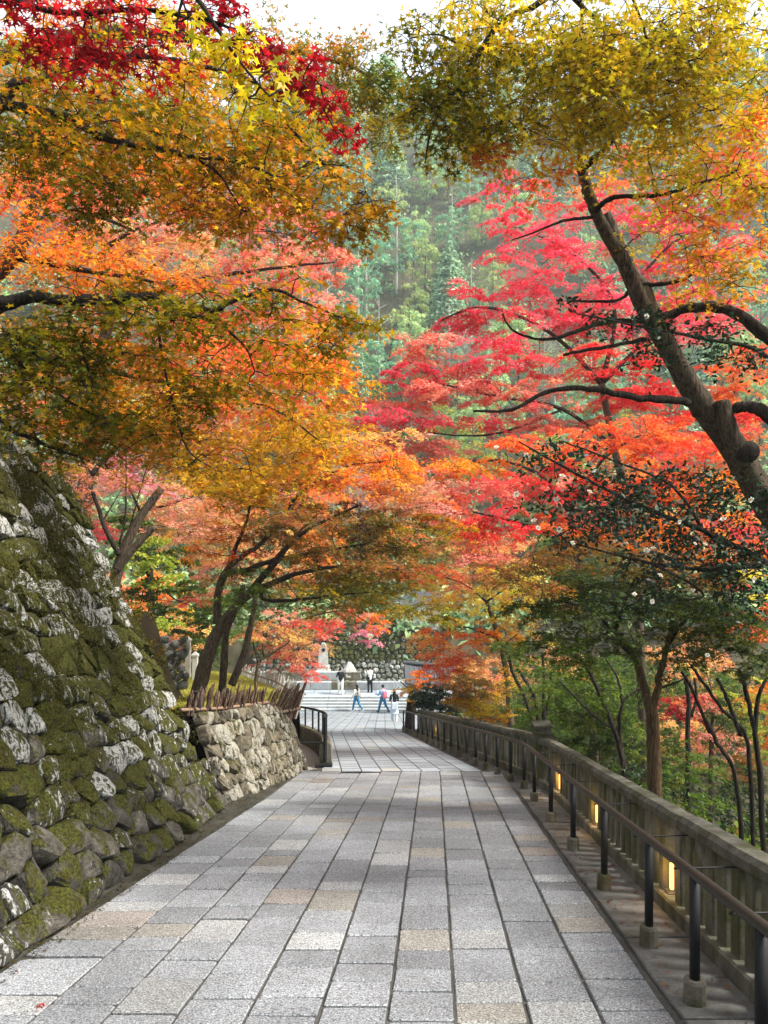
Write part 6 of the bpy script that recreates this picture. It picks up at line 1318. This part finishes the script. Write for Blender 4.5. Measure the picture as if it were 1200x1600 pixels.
def hillside():
    rg = random.Random(90)
    CON = [conifer_mesh(s, h, r) for s, h, r in ((1, 15, 3.6), (2, 13, 3.9), (3, 17, 3.4))]
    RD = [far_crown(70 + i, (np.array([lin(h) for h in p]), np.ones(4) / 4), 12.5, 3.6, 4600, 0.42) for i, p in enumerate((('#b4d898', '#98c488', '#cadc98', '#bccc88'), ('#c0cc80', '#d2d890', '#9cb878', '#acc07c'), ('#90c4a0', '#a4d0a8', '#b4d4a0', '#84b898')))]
    for me in RD: me.materials.append(MAT['needle'])
    CT = [trunk_mesh(15, 0.22, 'bark', seed=1), trunk_mesh(13, 0.22, 'bark', seed=2), trunk_mesh(17, 0.24, 'bark_pale', seed=3)]
    for me in CON: me.materials.append(MAT['needle'])
    def place(name, label, cat, grp, x, Y, crown, trunk, sc, z=None):
        b = Vector((x, Y, (ground_z(x, Y) - 0.2) if z is None else z)); t = thing(name, b, label, cat, grp); t.rotation_euler = (0, 0, rg.uniform(0, 6.28)); t.scale = (sc * rg.uniform(0.9, 1.1), sc * rg.uniform(0.9, 1.1), sc)
        if trunk: obj('trunk', trunk, None, t)
        if crown: tag(obj('crown', crown, None, t), kind='stuff')
    n = 0
    for Y in (82, 90, 98, 107, 116, 126, 137, 148, 160, 172, 184):
        half = Y * 0.56; step = 4.4 + (Y - 80) * 0.012; x = -half - rg.uniform(0, 3)
        while x < half + 4:
            u = 600 + F * x / Y; near_gap = 440 < u < 800
            if (near_gap or rg.random() < 0.5) and not (Y < 96 and 560 < u < 700):
                i = rg.randrange(3)
                if rg.random() < 0.28: place('cypress_tree', 'tall hazy blue green conifer among many on the far wooded hillside', 'conifer', 'conifers on the far hillside', x + rg.uniform(-1.4, 1.4), Y + rg.uniform(-3, 3), CON[i], CT[i], rg.uniform(0.7, 1.2))
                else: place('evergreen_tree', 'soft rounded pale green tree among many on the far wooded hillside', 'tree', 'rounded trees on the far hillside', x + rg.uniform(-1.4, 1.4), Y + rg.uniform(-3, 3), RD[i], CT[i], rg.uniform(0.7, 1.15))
                n += 1
            x += step * rg.uniform(0.8, 1.25)
    # mixed trees low on the slope
    greyleaf = (np.array([lin('#a8a890'), lin('#b8b09c'), lin('#98a080')]), np.array([0.4, 0.3, 0.3]))
    kinds = {'ltgreen': 'pale yellow green', 'coral': 'coral red', 'peach': 'peach', 'orange': 'orange', 'green': 'mid green', 'red': 'red'}
    CR = {k: far_crown(50 + i, k) for i, k in enumerate(kinds)}; 
    for me in CR.values(): me.materials.append(MAT['leaf'])
    BT = trunk_mesh(6.5, 0.16, 'bark', seed=5); BARE = trunk_mesh(8.5, 0.15, 'bark_pale', True, 6); BARE2 = trunk_mesh(8.0, 0.14, 'bark_pale', True, 7)
    def low(u, Y, k, sc=1.0): 
        x = (u - 600) / F * Y
        place('hillside_' + ('maple' if k in ('coral', 'red', 'orange', 'peach') else 'broadleaf'), f'{kinds[k]} rounded tree low on the far slope', 'tree', f'{kinds[k]} trees low on the slope', x, Y, CR[k], BT, sc)
    for u, Y, k, sc in [(735, 76, 'ltgreen', 1.0), (690, 84, 'ltgreen', 0.9), (860, 74, 'ltgreen', 1.0), (940, 84, 'ltgreen', 1.1), (640, 92, 'green', 1.1), (575, 88, 'green', 1.1), (620, 78, 'green', 0.9), (530, 84, 'ltgreen', 1.0), (480, 78, 'peach', 1.0), (420, 82, 'orange', 1.1), (340, 78, 'coral', 1.1), (240, 80, 'orange', 1.1), (120, 78, 'coral', 1.1), (30, 84, 'orange', 1.1),
        (560, 68, 'coral', 0.95), (640, 66, 'peach', 0.8), (700, 64, 'coral', 0.8), (770, 66, 'red', 0.9), (840, 62, 'green', 0.8), (900, 64, 'coral', 0.9), (980, 66, 'orange', 1.0), (1060, 70, 'red', 1.0), (1150, 72, 'orange', 1.1), (500, 62, 'orange', 0.9), (430, 64, 'coral', 0.95), (360, 62, 'orange', 1.0), (280, 64, 'peach', 1.0),
        (620, 57, 'orange', 0.75), (680, 56, 'green', 0.7), (740, 56, 'orange', 0.8), (800, 56, 'peach', 0.8), (560, 56, 'green', 0.75), (500, 55, 'orange', 0.75), (880, 54, 'green', 0.9), (960, 54, 'green', 0.9), (1050, 52, 'orange', 0.9), (1140, 52, 'red', 0.9), (440, 54, 'peach', 0.8),
        (760, 40, 'peach', 0.55), (840, 38, 'green', 0.6), (920, 36, 'green', 0.6), (1010, 34, 'green', 0.6), (1100, 32, 'green', 0.6), (1180, 30, 'green', 0.6), (820, 30, 'green', 0.42), (900, 28, 'green', 0.45), (980, 26, 'green', 0.42), (1060, 26, 'peach', 0.42), (1150, 24, 'green', 0.42), (940, 23, 'green', 0.36), (1020, 22, 'green', 0.36), (1230, 26, 'orange', 0.5), (870, 46, 'peach', 0.8), (930, 46, 'green', 0.8), (1000, 44, 'green', 0.8), (1080, 42, 'peach', 0.8), (960, 40, 'green', 0.7), (880, 34, 'green', 0.6), (230, 36, 'orange', 0.7), (330, 40, 'green', 0.7), (150, 32, 'coral', 0.6), (60, 30, 'green', 0.6), (270, 30, 'peach', 0.45)]:
        low(u, Y, k, sc)
    for i, (u, Y, sc) in enumerate([(700, 97, 1.15), (725, 100, 1.2), (740, 92, 1.0), (865, 90, 1.2), (905, 94, 1.1), (580, 80, 1.05), (545, 74, 1.0), (560, 64, 0.9), (630, 98, 1.0), (850, 100, 1.2), (520, 70, 0.9)]):
        x = (u - 600) / F * Y; place('bare_tree', 'leafless grey twiggy tree on the far slope', 'tree', 'bare grey trees on the slope', x, Y, None, BARE if i % 2 else BARE2, sc)
hillside()

# ------------------------------------------------------------------ fallen leaves
def fallen():
    rg = random.Random(31); rng = np.random.default_rng(31)
    me0 = leaves(np.zeros((1, 3)), np.array([[0, 0, 1.0]]), np.array([0.07]), LEAF_NEAR, rng, 0.5)
    p = P(64, 1572, 4.0); Y = H / ((1572 - 1055) / F); x = (64 - 600) / F * Y
    o = obj('fallen_leaf', mesh_np('fallen_leaf', me0, len(LEAF_NEAR), np.array([lin('#c23a22')])), MAT['leaf']); o.location = (x, Y, zg(Y) + 0.012); o.rotation_euler = (-0.22, 0, 0.4); tag(o, 'single red fallen leaf on the paving at bottom left', 'leaf')
    n = 260; Yv = rng.uniform(3.0, 12, n); C = np.array([[xr_post(y) + rng.uniform(-0.15, 0.28), y, zg(y) + 0.006] for y in Yv]); N = np.array([0, 0.2, 1.0]) + rng.normal(0, .25, (n, 3))
    cols = np.array([lin(rg.choice(['#7a3a1c', '#8a5a2a', '#5a4422', '#a8742e', '#8c2a1e'])) for _ in range(n)])
    o = obj('leaf_litter', mesh_np('leaf_litter', leaves(C, N, rng.uniform(0.025, 0.05, n), LEAF_NEAR, rng, 0.4), len(LEAF_NEAR), cols), MAT['leaf']); tag(o, 'scattered brown leaf litter along the foot of the handrail', 'leaf litter', kind='stuff')
fallen()


# ------------------------------------------------------------------ forest floor on the hill, and the hazy air
def forest_floor():
    rng = np.random.default_rng(55); cr = Crown(seed=55, leaf=0.78, tmpl=LEAF_DIA, pad=1.6, twigs=0, spread=0.8, flat=0.35, droop=0.2)
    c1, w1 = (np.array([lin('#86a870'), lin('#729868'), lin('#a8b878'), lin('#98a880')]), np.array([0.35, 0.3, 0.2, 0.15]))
    for _ in range(1900):
        Y = 51.6 + 140 * rng.uniform(0, 1) ** 1.4; x = rng.uniform(-0.6, 0.6) * Y
        cr.add_pad(np.array([x, Y, ground_z(x, Y) + rng.uniform(0.2, 1.2)]), rng.uniform(1.0, 2.6), 34, c1, w1)
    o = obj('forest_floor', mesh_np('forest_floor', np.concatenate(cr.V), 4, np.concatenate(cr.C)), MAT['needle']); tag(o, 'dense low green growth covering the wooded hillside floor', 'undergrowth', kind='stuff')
forest_floor()
def haze():
    lo, hi = -40.0, 160.0; m = MB(); m.box((0, 190, (lo + hi) / 2), (560, 500, hi - lo))
    mt = bpy.data.materials.new('hazy_air'); mt.use_nodes = True; nt = mt.node_tree
    for n in list(nt.nodes): nt.nodes.remove(n)
    out = nt.nodes.new('ShaderNodeOutputMaterial'); v = nt.nodes.new('ShaderNodeVolumePrincipled')
    v.inputs['Color'].default_value = (0.80, 0.96, 0.97, 1); v.inputs['Density'].default_value = 0.0008; v.inputs['Anisotropy'].default_value = 0.2
    nt.links.new(v.outputs[0], out.inputs['Volume'])
    tag(m.build('haze', mt), kind='stuff')
haze()

def slope_greens():
    rng = np.random.default_rng(91); cr = Crown(seed=91, leaf=0.06, tmpl=LEAF_DIA, pad=0.22, twigs=0, spread=0.9, flat=0.4, droop=0.5)
    for _ in range(230):
        Y = rng.uniform(10.35, 15.4); x = rng.uniform(-5.6, -3.0)
        pal = ('yolive', 'ltgreen', 'green', 'olive', 'dkgreen')[rng.choice(5, p=(.25, .2, .2, .2, .15))]; c, w = PALN[pal]
        cr.add_pad(np.array([x, Y, ground_z(x, Y) + rng.uniform(0.03, 0.16)]), rng.uniform(0.14, 0.3), 70, c, w)
    o = obj('slope_growth', mesh_np('slope_growth', np.concatenate(cr.V), 4, np.concatenate(cr.C)), MAT['leaf']); tag(o, 'low yellow green growth on the slope behind the end of the tall mossy wall', 'undergrowth', kind='stuff')
    n = 1500; Y = rng.uniform(3.2, 13.6, n); q = rng.uniform(0, 1, n) ** 1.6
    X = np.array([wall_x(min(y, 10.4)) + 0.04 + (0.0675 * y - 1.385 * H - wall_x(min(y, 10.4)) - 0.06) * a for y, a in zip(Y, q)])
    C = np.stack([X, Y, np.array([zg(y) + 0.012 for y in Y]) + 0.02 * (1 - q)], 1); N = np.array([0.1, 0.2, 1.0]) + rng.normal(0, .35, (n, 3))
    pal = np.array([lin(h) for h in ('#3c3a16', '#4a4a1a', '#5a3c20', '#2e2c18', '#7a4a26', '#55561e')]); cols = pal[rng.choice(6, n, p=(.25, .25, .15, .2, .05, .1))]
    o = obj('gutter_litter', mesh_np('gutter_litter', leaves(C, N, rng.uniform(0.015, 0.045, n), LEAF_MID, rng, 0.4), len(LEAF_MID), cols), MAT['leaf']); tag(o, 'dark leaf scraps and moss along the foot of the tall wall', 'leaf litter', kind='stuff')
slope_greens()
